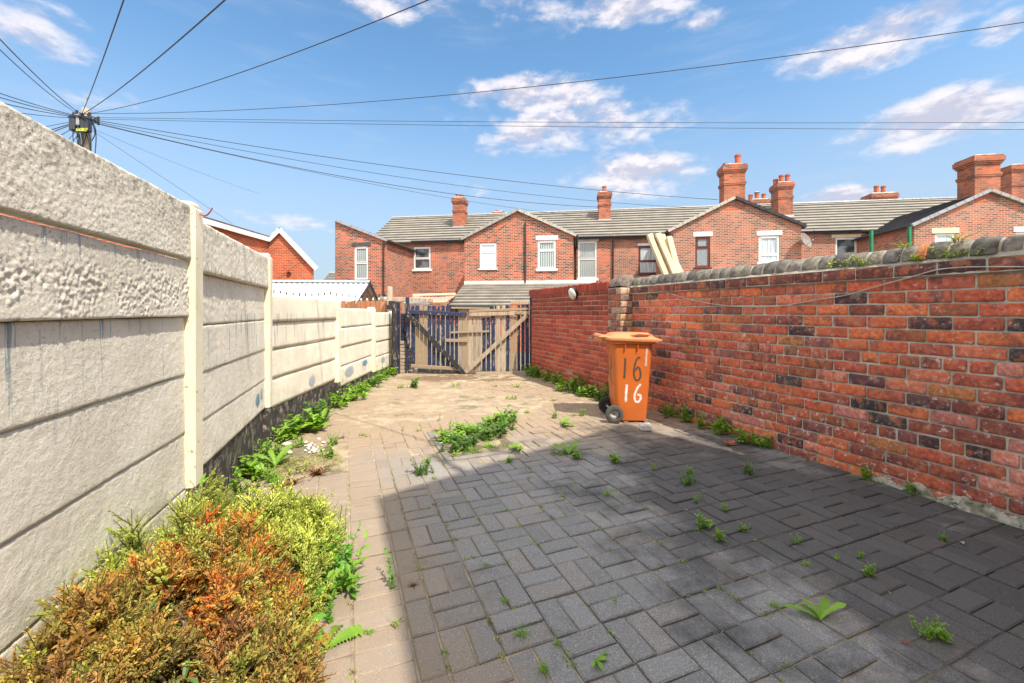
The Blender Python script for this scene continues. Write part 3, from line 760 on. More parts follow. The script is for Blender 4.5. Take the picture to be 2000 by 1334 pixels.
NW = -E1                                   # the way the walls look: to the yard
RS = Vector((3.847, .40, 0)); RLEN = 5.85
def col_old(r, s, rr):
    k = rr.random()
    near = 1 - s / RLEN
    pinkp = .28 if (r < 7 and s < 2.8) else .04
    if k < pinkp: c = rr.choice([(.50, .20, .155), (.56, .22, .17), (.44, .16, .13)])
    elif k < pinkp + .09 + .05 * near: c = rr.choice([(.065, .035, .038), (.10, .045, .05), (.045, .038, .04)])
    elif k < pinkp + .36: c = rr.choice([(.20, .06, .045), (.26, .075, .05), (.21, .075, .07), (.28, .09, .045)])
    elif k < pinkp + .40: c = rr.choice([(.36, .15, .06), (.28, .13, .07)])
    else: c = rr.choice([(.50, .12, .05), (.45, .095, .045), (.56, .155, .06), (.40, .09, .05), (.50, .15, .085), (.36, .09, .055)])
    m = rr.uniform(1.08, 1.5); return tuple(min(q * m, .8) for q in c)
rw = thing('brick_garden_wall', 'old weathered red brick wall with half round coping along the right of the yard', 'wall', (RS.x, RS.y, 0))
brick_field('brickwork', rw, rw.location, RS, E2, RLEN, 17, .0903, .242, {4, 10}, col_old, M_brick, z0=-.03, jm=.0125, rough=.0028)
k = MB(); a = RS - rw.location; b_ = a + E2 * RLEN
k.add([a + NW * .001 + Vector((0, 0, -.1)), b_ + NW * .001 + Vector((0, 0, -.1)), b_ + NW * .001 + Vector((0, 0, 1.51)), a + NW * .001 + Vector((0, 0, 1.51)),
       a - NW * .22 + Vector((0, 0, -.1)), b_ - NW * .22 + Vector((0, 0, -.1)), b_ - NW * .22 + Vector((0, 0, 1.51)), a - NW * .22 + Vector((0, 0, 1.51))],
      [(0, 1, 2, 3), (5, 4, 7, 6), (3, 2, 6, 7), (1, 5, 6, 2), (0, 3, 7, 4)])
k.build('mortar', M_mortar, rw)
def col_dark(r, s, rr):
    c = rr.choice([(.11, .045, .045), (.15, .055, .05), (.085, .045, .05), (.19, .06, .045)]); m = rr.uniform(.8, 1.2); return tuple(q * m for q in c)
brick_field('oversailing_course', rw, rw.location, RS + NW * .035, E2, RLEN, 1, .088, .238, set(), col_dark, M_brick, z0=1.512, th=.012)
k = MB(); a = RS + NW * .035 - rw.location; b_ = a + E2 * RLEN
for (z0_, z1_, o0, o1) in ((1.510, 1.606, .002, .27),):
    k.add([a + NW * o0 + Vector((0, 0, z0_)), b_ + NW * o0 + Vector((0, 0, z0_)), b_ + NW * o0 + Vector((0, 0, z1_)), a + NW * o0 + Vector((0, 0, z1_)),
           a - NW * o1 + Vector((0, 0, z0_)), b_ - NW * o1 + Vector((0, 0, z0_)), b_ - NW * o1 + Vector((0, 0, z1_)), a - NW * o1 + Vector((0, 0, z1_))],
          [(0, 1, 2, 3), (5, 4, 7, 6), (3, 2, 6, 7), (1, 5, 6, 2), (0, 3, 7, 4), (4, 5, 1, 0)])
k.build('bed_mortar', M_mortar, rw)
# mortar fillet under the coping, ragged
k = MB(); N = 150
for i in range(N):
    s0, s1 = RLEN * i / N, RLEN * (i + 1) / N; f = lambda s: .012 * mnoise.noise((s * 9, 0, 3))
    p0 = RS + E2 * s0 - rw.location; p1 = RS + E2 * s1 - rw.location
    k.quad(p0 + NW * (.046 + f(s0)) + Vector((0, 0, 1.600)), p1 + NW * (.046 + f(s1)) + Vector((0, 0, 1.600)), p1 + NW * (-.01) + Vector((0, 0, 1.655 + f(s1 + 3))), p0 + NW * (-.01) + Vector((0, 0, 1.655 + f(s0 + 3))))
k.build('fillet', M_mortar_l, rw, smooth=True)
# half round coping: one mesh of units with pale joints between
def coping(root, org, length, zc, rad_, width_c, unit, seedcol, name='coping'):
    k = MB(); km = MB(); s = 0; rr = R; org = org - root.location
    while s < length - .03:
        l = unit * rr.uniform(.85, 1.15); e = min(s + l, length); r0 = rad_ * rr.uniform(.94, 1.05); c = rr.choice(seedcol); m = rr.uniform(.8, 1.2); c = tuple(q * m for q in c)
        rings = []; dz = rr.uniform(-.006, .006); dn = rr.uniform(-.008, .008)
        for (ss, rs) in ((s + .006, .90), (s + .016, 1), ((s + e) / 2, 1.015), (e - .016, 1), (e - .006, .90)):
            ring = []
            for i in range(15):
                t = math.pi * i / 14; q = r0 * rs * (1 + .05 * mnoise.noise((ss * 20, t * 2, 1)))
                ring.append(org + E2 * ss + NW * (math.cos(t) * q + dn - width_c) + Vector((0, 0, zc + dz + math.sin(t) * q)))
            ring.append(org + E2 * ss + NW * (-width_c) + Vector((0, 0, zc - .02)))
            rings.append(ring)
        k.loft(rings, col=c)
        ring2 = [[org + E2 * ss + NW * (math.cos(math.pi * i / 12) * rad_ * .90 - width_c) + Vector((0, 0, zc + math.sin(math.pi * i / 12) * rad_ * .90)) for i in range(13)] for ss in (e - .009, e + .009)]
        km.loft(ring2, True, True); s = e
    k.build(name, M_coping, root, ang=60); km.build('coping_joint', M_mortar_l, root)
coping(rw, RS, RLEN, 1.625, .115, .085, .118, [(.13, .115, .095), (.17, .15, .12), (.10, .09, .08), (.20, .17, .14)])

# second, smoother wall up to the gate with its pillar
S2 = Vector((1.672, 5.836, 0)) + NW * .19; L2 = 3.05
r2 = thing('red_brick_wall', 'smooth red brick wall with a brick on edge top between the old wall and the gate', 'wall', (S2.x, S2.y, 0))
def col_new(r, s, rr):
    c = rr.choice([(.42, .075, .04), (.38, .065, .038), (.46, .09, .045), (.34, .06, .04)]); m = rr.uniform(.85, 1.12)
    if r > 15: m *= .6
    return tuple(q * m for q in c)
P0 = S2 + E2 * .30
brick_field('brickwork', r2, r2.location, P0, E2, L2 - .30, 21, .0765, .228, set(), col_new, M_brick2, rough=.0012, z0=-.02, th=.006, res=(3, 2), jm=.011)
def slab(k, org, length, z0_, z1_, o0, o1, root):
    a = org - root.location; b_ = a + E2 * length
    k.add([a + NW * o0 + Vector((0, 0, z0_)), b_ + NW * o0 + Vector((0, 0, z0_)), b_ + NW * o0 + Vector((0, 0, z1_)), a + NW * o0 + Vector((0, 0, z1_)),
           a - NW * o1 + Vector((0, 0, z0_)), b_ - NW * o1 + Vector((0, 0, z0_)), b_ - NW * o1 + Vector((0, 0, z1_)), a - NW * o1 + Vector((0, 0, z1_))],
          [(0, 1, 2, 3), (5, 4, 7, 6), (3, 2, 6, 7), (1, 5, 6, 2), (0, 3, 7, 4), (4, 5, 1, 0)])
M_mortar_p = worn('pink_mortar', (.42, .26, .18), (.34, .21, .15), 9, .95, .5, 100, .003)
k = MB(); slab(k, P0, L2 - .30, -.1, 1.586, .0, .20, r2); k.build('mortar', M_mortar_p, r2)
k = MB(); s = 0
while s < L2 - .34:
    m = R.uniform(.75, 1.15); w = .062; q = P0 + E2 * s - r2.location; z = 1.588 + R.uniform(-.002, .002)
    M = Matrix(((E2.x, -NW.x, 0, q.x), (E2.y, -NW.y, 0, q.y), (0, 0, 1, 0), (0, 0, 0, 1)))
    k.box((0, -.012, z), (w, .212, z + .112 + R.uniform(-.006, .008)), M, (.34 * m, .06 * m, .035 * m), .004); s += .073
k.build('brick_on_edge_top', M_brick2, r2)
k = MB(); slab(k, P0, L2 - .34, 1.58, 1.682, .0, .20, r2); k.build('top_mortar', M_mortar_p, r2)
pl = thing('brick_pillar', 'crumbling brick pillar with cream painted front and round top where the two walls meet', 'pillar', (S2.x, S2.y, 0))
def col_pl(r, s, rr):
    if r < 8: return col_old(r, 4, rr)
    c = rr.choice([(.60, .47, .33), (.54, .38, .24), (.62, .40, .22), (.50, .43, .34)]) if rr.random() < .78 else (.20, .16, .15)
    return c
def col_pd(r, s, rr):
    c = rr.choice([(.20, .07, .06), (.26, .11, .08), (.15, .075, .07), (.36, .10, .05)]) if rr.random() < .8 else (.40, .30, .22); return c
brick_field('side_brickwork', pl, pl.location, S2, E2, .30, 18, .0903, .225, set(), col_pd, M_brick, z0=-.03)
brick_field('front_brickwork', pl, pl.location, S2 + NW * .012, E1, .42, 18, .0903, .22, set(), col_pl, M_brick, z0=-.03, rough=.004)
k = MB(); slab(k, S2, .30, -.1, 1.60, .0, .40, pl); k.build('mortar', M_mortar_l, pl)
coping(pl, S2 + E2 * .0, .30, 1.62, .155, .145, .15, [(.30, .24, .18), (.40, .33, .25), (.22, .17, .14)])

# ------------------------------------------------------------------ the brick house behind the viewpoint (it throws the big shadow)
HE, HR_ = 5.6, 6.87
PC = Vector((1.80, -.41, 0)); PD = PC + E1 * 2.92
hb = thing('own_brick_house', 'red brick house with a lean-to roofed rear wing behind the viewpoint', 'house', (PC.x, PC.y, 0))
k = MB(); q0 = Vector((0, 0, 0)); q1 = E1 * 2.92; q2 = q1 - E2 * 5.5; q3 = -E2 * 5.5
U = Vector((0, 0, 1))
k.add([q0, q1, q2, q3, q0 + U * HE, q1 + U * HR_, q2 + U * HR_, q3 + U * HE], [(0, 1, 5, 4), (1, 2, 6, 5), (3, 0, 4, 7), (4, 5, 6, 7)])
k.build('wing_wall', M_far, hb, uv=True)
k = MB(); a0 = q0 - E1 * .12 + E2 * .12; a1 = q1 + E2 * .12
k.add([a0 + U * (HE - .05), a1 + U * (HR_ + .03), q2 + U * (HR_ + .03), q3 - E1 * .12 + U * (HE - .05), a0 + U * (HE + .05), a1 + U * (HR_ + .13), q2 + U * (HR_ + .13), q3 - E1 * .12 + U * (HE + .05)],
      [(0, 3, 2, 1), (4, 5, 6, 7), (0, 1, 5, 4), (1, 2, 6, 5), (2, 3, 7, 6), (3, 0, 4, 7)])
k.build('wing_roof', M_slate, hb, uv=True)
k = MB(); m0 = -E1 * 5 - E2 * 5.52; m1 = E1 * 8 - E2 * 5.52; m2 = m1 - E2 * 7; m3 = m0 - E2 * 7
k.add([m0, m1, m2, m3, m0 + U * 5.6, m1 + U * 5.6, m2 + U * 5.6, m3 + U * 5.6, (m0 + m3) / 2 + U * 7.9, (m1 + m2) / 2 + U * 7.9], [(0, 1, 5, 4), (1, 2, 6, 9, 5), (2, 3, 7, 6), (3, 0, 4, 8, 7)])
k.build('main_wall', M_far, hb, uv=True)
k = MB(); k.add([m0 + U * 5.65, m1 + U * 5.65, (m1 + m2) / 2 + U * 8, (m0 + m3) / 2 + U * 8, m2 + U * 5.65, m3 + U * 5.65], [(0, 1, 2, 3), (2, 4, 5, 3)]); k.build('main_roof', M_roof, hb, uv=True)
av = thing('tv_aerial', 'television aerial on a pole at the edge of the rear wing roof', 'aerial', tuple(PC + E1 * .65 + Vector((0, 0, HE + .2))))
k = MB(); k.tube([(0, 0, 0), (0, 0, 1.05)], .035); k.build('pole', M_lead, av)
k = MB(); k.bar((-.1, .3, 1.0), (.9, .0, 1.0), .03, .03)
for i in range(7): k.bar((-.1 + i * .16, .3 - i * .05 - .16, 1.0), (-.1 + i * .16, .3 - i * .05 + .16, 1.0), .012, .012)
k.build('antenna', M_lead, av)

# ------------------------------------------------------------------ the terrace opposite
TH = rad(8.6); TC, TS = math.cos(TH), math.sin(TH); TO = 24.85
def tw(u, v, z=0): return Vector((u * TC + v * TS, TO - u * TS + v * TC, z))
def TU(px, v=0.0):
    k = (px - 1000) / F; return (k * (TO + v * TC) - v * TS) / (TC + k * TS)
def TZ(py, px, v=0.0):
    Y = tw(TU(px, v), v).y; return CH + (HY - py) * Y / F
EV, RV, RZ, OV = 5.54, 3.75, 7.87, -3.7

def wall_strips(k, fixed, axis, a0, a1, z0, top, holes, flip=False, rev=.09, breaks=()):
    """vertical wall with openings; axis 'u' runs along x at y=fixed, axis 'v' runs along y at x=fixed; top is a function"""
    P = (lambda a, z, d=0: (a, fixed + d, z)) if axis == 'u' else (lambda a, z, d=0: (fixed + d, a, z))
    bs = sorted(set([a0, a1] + [h[0] for h in holes] + [h[1] for h in holes] + [q for q in breaks if a0 < q < a1]))
    for s, e in zip(bs[:-1], bs[1:]):
        hs = sorted([h for h in holes if h[0] <= s + 1e-6 and h[1] >= e - 1e-6], key=lambda h: h[2]); z = z0
        for h in hs:
            k.quad(P(s, z), P(e, z), P(e, h[2]), P(s, h[2])); z = h[3]
        k.quad(P(s, z), P(e, z), P(e, top(e)), P(s, top(s)))
    for h in holes:
        k.quad(P(h[0], h[2]), P(h[0], h[3]), P(h[0], h[3], rev), P(h[0], h[2], rev)); k.quad(P(h[1], h[2]), P(h[1], h[3]), P(h[1], h[3], rev), P(h[1], h[2], rev))
        k.quad(P(h[0], h[3]), P(h[1], h[3]), P(h[1], h[3], rev), P(h[0], h[3], rev)); k.quad(P(h[0], h[2]), P(h[1], h[2]), P(h[1], h[2], rev), P(h[0], h[2], rev))

def window(root, h, y, fm, pane, transom=.35, lintel=None, sill=None, fw=.085):
    """frame sits in the reveal of the opening h=(x0,x1,z0,z1) of the wall at y"""
    x0, x1, z0, z1 = h; k = MB(); yf0, yf1 = y + .035, y + .10; g = .003
    x0 += g; x1 -= g; z0 += g; z1 -= g
    k.box((x0, yf0, z0), (x0 + fw, yf1, z1)); k.box((x1 - fw, yf0, z0), (x1, yf1, z1))
    k.box((x0 + fw, yf0 + .002, z0), (x1 - fw, yf1 - .002, z0 + fw)); k.box((x0 + fw, yf0 + .002, z1 - fw), (x1 - fw, yf1 - .002, z1))
    zt = None
    if transom:
        zt = z1 - (z1 - z0) * transom; k.box((x0 + fw, yf0 + .002, zt - fw * .5), (x1 - fw, yf1 - .002, zt + fw * .5))
        # opening light stands a little proud
        k.box((x0 + fw, yf0 - .018, zt + fw * .5), (x0 + fw + .03, yf0 + .001, z1 - fw)); k.box((x1 - fw - .03, yf0 - .018, zt + fw * .5), (x1 - fw, yf0 + .001, z1 - fw))
        k.box((x0 + fw, yf0 - .018, z1 - fw - .03), (x1 - fw, yf0 + .001, z1 - fw - .0)); k.box((x0 + fw + .03, yf0 - .017, zt + fw * .5), (x1 - fw - .03, yf0 + .001, zt + fw * .5 + .03))
    fr = k.build('window', fm, root)
    k = MB(); cx = (x0 + x1) / 2
    k.box((x0 + fw - .01, y + .066, z0 + fw - .01), (x1 - fw + .01, y + .076, z1 - fw + .01)); k.build('pane', M_pane[pane], fr)
    if lintel:
        m, ov, hh = lintel; k = MB(); k.box((h[0] - ov, y - .025, h[3] + .002), (h[1] + ov, y + .12, h[3] + hh), None, (1, 1, 1), .01); k.build('lintel', m, fr)
    if sill:
        m, ov, hh = sill; k = MB(); k.box((h[0] - ov, y - .07, h[2] - hh), (h[1] + ov, y + .06, h[2] - .002), None, (1, 1, 1), .01); k.build('sill', m, fr)
    return fr

def slab_quad(k, a, b_, c, d, t, row=None):
    """a-b eave line, d-c upper line; tiles laid in overlapping courses when row is set"""
    a, b_, c, d = map(Vector, (a, b_, c, d)); n = (b_ - a).cross(d - a).normalized(); n = n if n.z > 0 else -n
    if not row:
        k.add([a, b_, c, d, a - n * t, b_ - n * t, c - n * t, d - n * t], [(0, 1, 2, 3), (7, 6, 5, 4), (0, 4, 5, 1), (1, 5, 6, 2), (2, 6, 7, 3), (3, 7, 4, 0)]); return
    L = (d - a).length; N = max(1, int(round(L / row)))
    for i in range(N):
        s0, s1 = i / N, (i + 1) / N + (.04 / L if i < N - 1 else 0)
        p0, p1 = a.lerp(d, s0), b_.lerp(c, s0); p3, p2 = a.lerp(d, min(s1, 1)), b_.lerp(c, min(s1, 1))
        lift = .05
        k.add([p0 + n * lift, p1 + n * lift, p2, p3, p0, p1], [(0, 1, 2, 3), (4, 5, 1, 0)])
    k.add([a - n * t, b_ - n * t, c - n * t, d - n * t, a, b_, c, d], [(3, 2, 1, 0), (0, 1, 5, 4), (1, 2, 6, 5), (2, 3, 7, 6), (3, 0, 4, 7)])

def chimney(root, u0, u1, v0, v1, zb, zt, pots, corb=.085, fl=True):
    k = MB(); k.box((u0, v0, zb), (u1, v1, zt - .5)); z = zt - .5
    for (o, h) in ((.0, .10), (.03, .07), (.06, .07), (.085, .19), (.05, .07)):
        e = o / .085 * corb; k.box((u0 - e, v0 - e, z), (u1 + e, v1 + e, z + h)); z += h
    zmid = zb + (zt - zb) * .55
    for (zz, e) in ((zmid, .03), (zmid + .07, .045)): k.box((u0 - e, v0 - e, zz), (u1 + e, v1 + e, zz + .07))
    c = k.build('chimney', M_chim, root, uv=True)
    k = MB(); k.loft([[(u0, v0, zt), (u1, v0, zt), (u1, v1, zt), (u0, v1, zt)], [(u0 + .12, v0 + .12, zt + .08), (u1 - .12, v0 + .12, zt + .08), (u1 - .12, v1 - .12, zt + .08), (u0 + .12, v1 - .12, zt + .08)]])
    k.build('flaunching', M_mortar, c)
    for (fu, fv, h, cowl) in pots:
        k = MB(); M = Matrix.Translation((u0 + (u1 - u0) * fu, v0 + (v1 - v0) * fv, zt + .03)); r = .125
        k.lathe([(r * 1.08, 0), (r * 1.05, .05), (r, h * .7), (r * .98, h * .8), (r * 1.16, h * .82), (r * 1.18, h * .9), (r * 1.05, h * .92), (r * 1.08, h), (r * .8, h), (r * .75, h * .5)], M, 16)
        p = k.build('chimney_pot', M_pot, c, ang=40)
        if cowl:
            k = MB(); k.lathe([(r * 1.5, h + .06), (r * .9, h + .13), (.01, h + .16)], M, 14); k.lathe([(r * .7, h), (r * .7, h + .08)], M, 10); k.build('cowl', M_lead, c)
    if fl:
        k = MB(); e = .03; vv = v0 - e; k.add([(u0 - .08, vv - .06, zb - .02), (u1 + .08, vv - .06, zb - .02), (u1 + e, vv, zb + .22), (u0 - e, vv, zb + .22)], [(0, 1, 2, 3)]); k.build('flashing', M_lead, c)
    return c

def house(u0, u1, o0, o1, high, oz, label, wins=(), owins=(), chims=(), wm=None, rm=None, orm=None, endwall=None, gut=True, ozr=6.3, vtile=None, ev=EV, mainroof=True, oeave=None, fascia=None, pipes=()):
    wm = wm or M_far; rm = rm or M_roof; orm = orm or rm
    root = thing('terraced_house', label, 'house', tuple(tw(u0, 0)), -TH, 'terraced houses facing the yard')
    S = lambda u: u - u0
    # main wall, ends, back
    k = MB(); wall_strips(k, 0, 'u', 0, S(u1), -.3, lambda a: ev, [(S(h[0]), S(h[1]), h[2], h[3]) for h in wins])
    rz = RZ
    for uu in (0, S(u1)):
        k.add([(uu, 0, -.3), (uu, 2 * RV, -.3), (uu, 2 * RV, ev), (uu, RV, rz - .12), (uu, 0, ev)], [(0, 1, 2, 3, 4)])
    k.quad((0, 2 * RV, -.3), (S(u1), 2 * RV, -.3), (S(u1), 2 * RV, ev), (0, 2 * RV, ev))
    k.build('wall', wm, root, uv=True)
    for h in wins: window(root, (S(h[0]), S(h[1]), h[2], h[3]), 0, *h[4:])
    # main roof
    l = -.10 if endwall == 'L' else 0; r = S(u1) + (.10 if endwall == 'R' else 0); sl = (rz - ev) / RV
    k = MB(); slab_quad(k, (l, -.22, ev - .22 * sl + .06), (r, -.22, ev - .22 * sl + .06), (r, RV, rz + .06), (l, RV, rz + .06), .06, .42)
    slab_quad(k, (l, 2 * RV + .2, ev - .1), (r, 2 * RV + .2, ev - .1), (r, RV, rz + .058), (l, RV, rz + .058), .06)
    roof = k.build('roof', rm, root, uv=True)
    k = MB(); i = 0; x = l
    while x < r - .05:
        e = min(x + .45, r); k.loft([[(xx, RV + math.cos(t) * q, rz + .045 + math.sin(t) * q * .8) for t in [math.pi * j / 6 for j in range(7)]] for (xx, q) in ((x, .13), (e - .01, .12))]); x = e
    k.build('ridge', M_ridge if not vtile else vtile, roof, ang=50)
    # gutter and fascia, only where the outrigger does not stand
    segs = [(l, S(o0)), (S(o1), r)]
    k = MB(); kf = MB()
    for (s, e) in segs:
        if e - s < .15: continue
        k.tube([(s + .02, -.26, ev - .03), (e - .02, -.26, ev - .03)], .06, 8); kf.box((s + .01, -.20, ev - .15), (e - .01, -.17, ev + .02))
    k.build('gutter', M_black, root); kf.build('fascia', fascia or M_black, root)
    # outrigger
    a, b_ = S(o0), S(o1); zh, zl = ozr, oz
    ztop = (lambda x: zh + (zl - zh) * (x - a) / (b_ - a)) if high == 'L' else (lambda x: zl + (zh - zl) * (x - a) / (b_ - a))
    k = MB(); wall_strips(k, OV, 'u', a, b_, -.3, ztop, [(S(h[0]), S(h[1]), h[2], h[3]) for h in owins])
    zside = zl if True else 0
    xl = b_ if high == 'L' else a; xh = a if high == 'L' else b_
    k.quad((xl, OV, -.3), (xl, -.002, -.3), (xl, -.002, zl), (xl, OV, zl))
    if high == 'L' and endwall == 'L': k.quad((xh, OV, -.3), (xh, 1.2, -.3), (xh, 1.2, zh), (xh, OV, zh))
    k.build('wing_wall', wm, root, uv=True)
    for h in owins: window(root, (S(h[0]), S(h[1]), h[2], h[3]), OV, *h[4:])
    ov = .14; dx = 1 if high == 'L' else -1; zlo = zl - ov * abs(zh - zl) / (b_ - a); lift = .07
    k = MB(); A = (xl + dx * ov, OV - .07, zlo + lift); B = (xl + dx * ov, 1.3, zlo + lift); Cc = (xh, 1.3, zh + lift); D = (xh, OV - .07, zh + lift)
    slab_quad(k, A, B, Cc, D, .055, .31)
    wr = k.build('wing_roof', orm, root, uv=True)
    # verge tiles along the front slope
    k = MB(); N = 9
    for i in range(N):
        p = Vector(A).lerp(Vector(D), i / N); q = Vector(A).lerp(Vector(D), (i + .96) / N)
        k.bar(p + Vector((0, -.025, -.015)), q + Vector((0, -.025, -.02)), .10, .13, (0, 1, 0) if False else (0, 0, 1))
    k.build('verge', vtile if vtile in (M_lead,) else (oeave or M_ridge), wr)
    k = MB(); k.tube([(xl + dx * (ov + .05), OV, zlo + .03), (xl + dx * (ov + .05), -.05, zlo + .03)], .055, 8); k.build('wing_gutter', M_black, root)
    for (pu, pv, z0_, z1_) in pipes:
        k = MB(); k.tube([(S(pu), pv - .07, z0_), (S(pu), pv - .07, z1_)], .042, 8)
        z = z0_ + .5
        while z < z1_: k.tube([(S(pu), pv - .07, z), (S(pu), pv - .07, z + .06)], .055, 8); z += 1.5
        k.build('downpipe', M_black, root)
    for c in chims: chimney(root, S(c[0]), S(c[1]), *c[2:])
    return root

def hw(px0, px1, py0, py1, v, *rest):
    pm = (px0 + px1) / 2; return (TU(px0, v), TU(px1, v), TZ(py1, pm, v), TZ(py0, pm, v), *rest)
WL = (M_white, .10, .22); WS = (M_white, .09, .12)
roofz = lambda v: EV + (RZ - EV) / RV * v
B0, B1, B2, B3, B4, B5, B6, B7, B8 = -9.05, -4.0, .86, 5.9, 11.03, 16.15, 21.25, 26.4, 31.5
house(B0, B1, B0, TU(753, OV), 'L', 4.99, 'end terraced house at the far left with a lean-to wing and maroon fascia',
      [hw(808, 841, 482, 526, 0, M_upvc, 'clear', .52, None, WS)], [hw(692, 719, 481, 546, OV, M_upvc, 'blind', .5, (M_dkstone, .16, .2), (M_dkstone, .16, .12))],
      endwall='L', ozr=6.12, fascia=M_maroon, oeave=M_lead, pipes=[(TU(751, OV) - .03, OV, 0, 4.9)])
house(B1, B2, TU(907, OV), B2, 'R', 4.97, 'terraced house with the left half of the first brick gable and a blank white window', [],
      [hw(937, 970, 474, 525, OV, M_upvc, 'board', .36, None, (M_white, .06, .06))],
      [(-4.14, -3.39, 1.7, 2.5, roofz(1.6), 8.62, [(.35, .3, .22, 0), (.6, .7, .26, 0)]), (-2.2, -1.4, 5.2, 6.0, 6.6, 8.45, [(.3, .5, .16, 0)])])
house(B2, B3, B2, TU(1120, OV), 'L', 5.0, 'terraced house with the right half of the first brick gable and a black soil pipe',
      [hw(1129, 1166, 471, 544, 0, M_upvc, 'blind', .48, WL, (M_white, .08, .14))],
      [hw(1050, 1086, 469, 525, OV, M_upvc, 'blind', .36, WL, WS)], oeave=M_verge,
      chims=[(5.15, 5.88, 2.1, 2.9, roofz(2.0), 8.70, [(.5, .5, .42, 0)])], pipes=[(TU(1026, OV), OV, 2.7, TZ(435, 1026, OV)), (TU(1123, 0) + .05, 0, 0, 5.2), (TU(1197), 0, 0, 5.3)])
house(B3, B4, TU(1310, OV), B4, 'R', 5.09, 'terraced house with red brown window frames behind the leaning timber beams',
      [hw(1247, 1285, 480, 535, 0, M_brown, 'curtain', .55, (M_white, .05, .14), (M_brown, .05, .06))],
      [hw(1358, 1387, 462, 522, OV, M_brown, 'frost', .36, WL, (M_brown, .06, .06))], wm=M_farE, ozr=6.5, oeave=M_verge,
      pipes=[(TU(1310, OV) + .05, OV, 0, 4.95)])
h5 = house(B4, B5, B4, TU(1565, OV), 'L', 5.16, 'terraced house with blue solar panels and the tall chimney on its gable apex', [],
      [hw(1482, 1523, 460, 512, OV, M_upvc, 'curtain', .72, WL, WS)], wm=M_farE, ozr=6.5, oeave=M_black,
      chims=[(10.58 + .0, 11.50, OV - .004, -3.02, 6.0, 8.12, [(.75, .4, .48, 0), (.2, .5, .12, 0)], .09, False),
             (15.35, 16.13, 1.83, 2.75, roofz(1.75), 8.75, [(.2, .75, .35, 0), (.42, .4, .48, 0), (.85, .4, .5, 0)]), (15.2, 16.3, 5.2, 6.1, 6.6, 8.65, [(.1, .5, .4, 0), (.4, .3, .42, 1), (.85, .5, .42, 0)])])
sp = MB(); sp.box((0, 0, 0), (1.7, 2.3, .04)); spo = sp.build('solar_panel', M_solar, h5, uv=True); spo.location = (12.9 - B4, .75, roofz(.75) + .17); spo.rotation_euler = (math.atan2(RZ - EV, RV), 0, 0)
house(B5, B6, TU(1785, OV), B6, 'R', 5.05, 'terraced house with a dark slate wing roof edged in pale grey tiles',
      [hw(1632, 1674, 464, 505, 0, M_upvc, 'clear', 0, (M_cream, .2, .18), WS)], [hw(1826, 1866, 456, 505, OV, M_upvc, 'curtain', 0, (M_cream, .14, .24), WS)],
      wm=M_farE, orm=M_slate, ozr=6.4, vtile=M_lead, pipes=[])
house(B6, B7, B6, 24.1, 'L', 5.05, 'terraced house at the right edge of the view with the broad potless gable chimney', [hw(1990, 2020, 462, 505, 0, M_upvc, 'curtain', 0, WL, WS)] and [],
      [(TU(1984, OV), TU(2022, OV), TZ(505, 2000, OV), TZ(453, 2000, OV), M_upvc, 'curtain', 0, WL, WS)], wm=M_farE, ozr=6.4,
      chims=[(20.73, 21.68, OV - .004, -2.85, 5.95, 7.98, [], .11, False), (22.2, 23.6, 5.0, 5.9, 6.6, 8.7, [(.3, .3, .5, 0), (.62, .4, .5, 0)])])
house(B7, B8, B7 + 1.5, B8, 'R', 5.05, 'last terraced house of the row, mostly beyond the picture to the right', [], [], wm=M_farE, ozr=6.4, endwall='R', chims=[(26.85, 27.5, 1.7, 2.9, roofz(1.6), 9.12, [])])

# satellite dishes, lights on the walls
def sat(u, v, z, r, label):
    t = thing('satellite_dish', label, 'satellite dish', tuple(tw(u, v, z)), -TH + rad(35))
    k = MB(); M = Matrix.Translation((0, -.28, 0)) @ Matrix.Rotation(rad(70), 4, 'X')
    k.lathe([(.001, 0), (r * .5, .02), (r * .85, .06), (r, .09), (r * .98, .10), (r * .5, .035), (.001, .012)], M, 20); k.build('dish', M_dish, t)
    k = MB(); k.tube([(0, 0, 0), (0, -.25, 0)], .02); k.tube([(0, -.28, -.3), (0, -.62, -.02)], .012); k.box((-.03, -.66, -.04), (.03, -.6, .03)); k.build('bracket', M_lead, t)
sat(TU(1560, OV) - .05, OV, TZ(472, 1560, OV), .36, 'round satellite dish on the right corner of the solar panel house')
gp = [(1702, 449, 478), (1776, 443, 470)]
for px, a, b_ in gp:
    t = None; k = MB(); Y = 17.2; p = at(px, a, Y); k.box((-.05, -.05, 0), (.05, .05, p.z), None, (1, 1, 1), .01); k.box((-.065, -.065, p.z), (.065, .065, p.z + .02))
    o = k.build('green_post', M_green, loc=(p.x, Y, 0)); tag(o, {1702: 'green metal post in front of the cream lintel window', 1776: 'green metal post by the eave of the dark slate roof'}[px], 'post')

# lean-to tiled extension in front of the first gable, and the canopy left of it
ex = thing('tiled_extension', 'low single storey extension with a pale tiled roof below the first brick gable', 'extension', tuple(tw(-1.9, OV)), -TH)
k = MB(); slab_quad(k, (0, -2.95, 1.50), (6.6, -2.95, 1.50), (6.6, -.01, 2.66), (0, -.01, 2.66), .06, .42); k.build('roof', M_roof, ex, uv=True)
k = MB(); k.box((0.1, -2.75, -.3), (6.5, -.02, 1.50)); k.build('wall', M_far, ex, uv=True)
k = MB(); k.box((0, -.06, 2.60), (6.6, -.008, 2.80)); k.build('flashing', M_white, ex)
k = MB(); k.tube([(0, -3.0, 1.46), (6.6, -3.0, 1.46)], .05); k.build('gutter', M_black, ex)
k = MB(); k.box((4.6, -1.6, 2.02), (4.85, -1.4, 2.18)); k.build('vent', M_lead, ex)
cn = thing('lean_to_canopy', 'sagging pinkish plastic sheet canopy on timber posts between the two wings', 'canopy', (-4.75, 18.2, 0), -TH)
k = MB(); N = 24
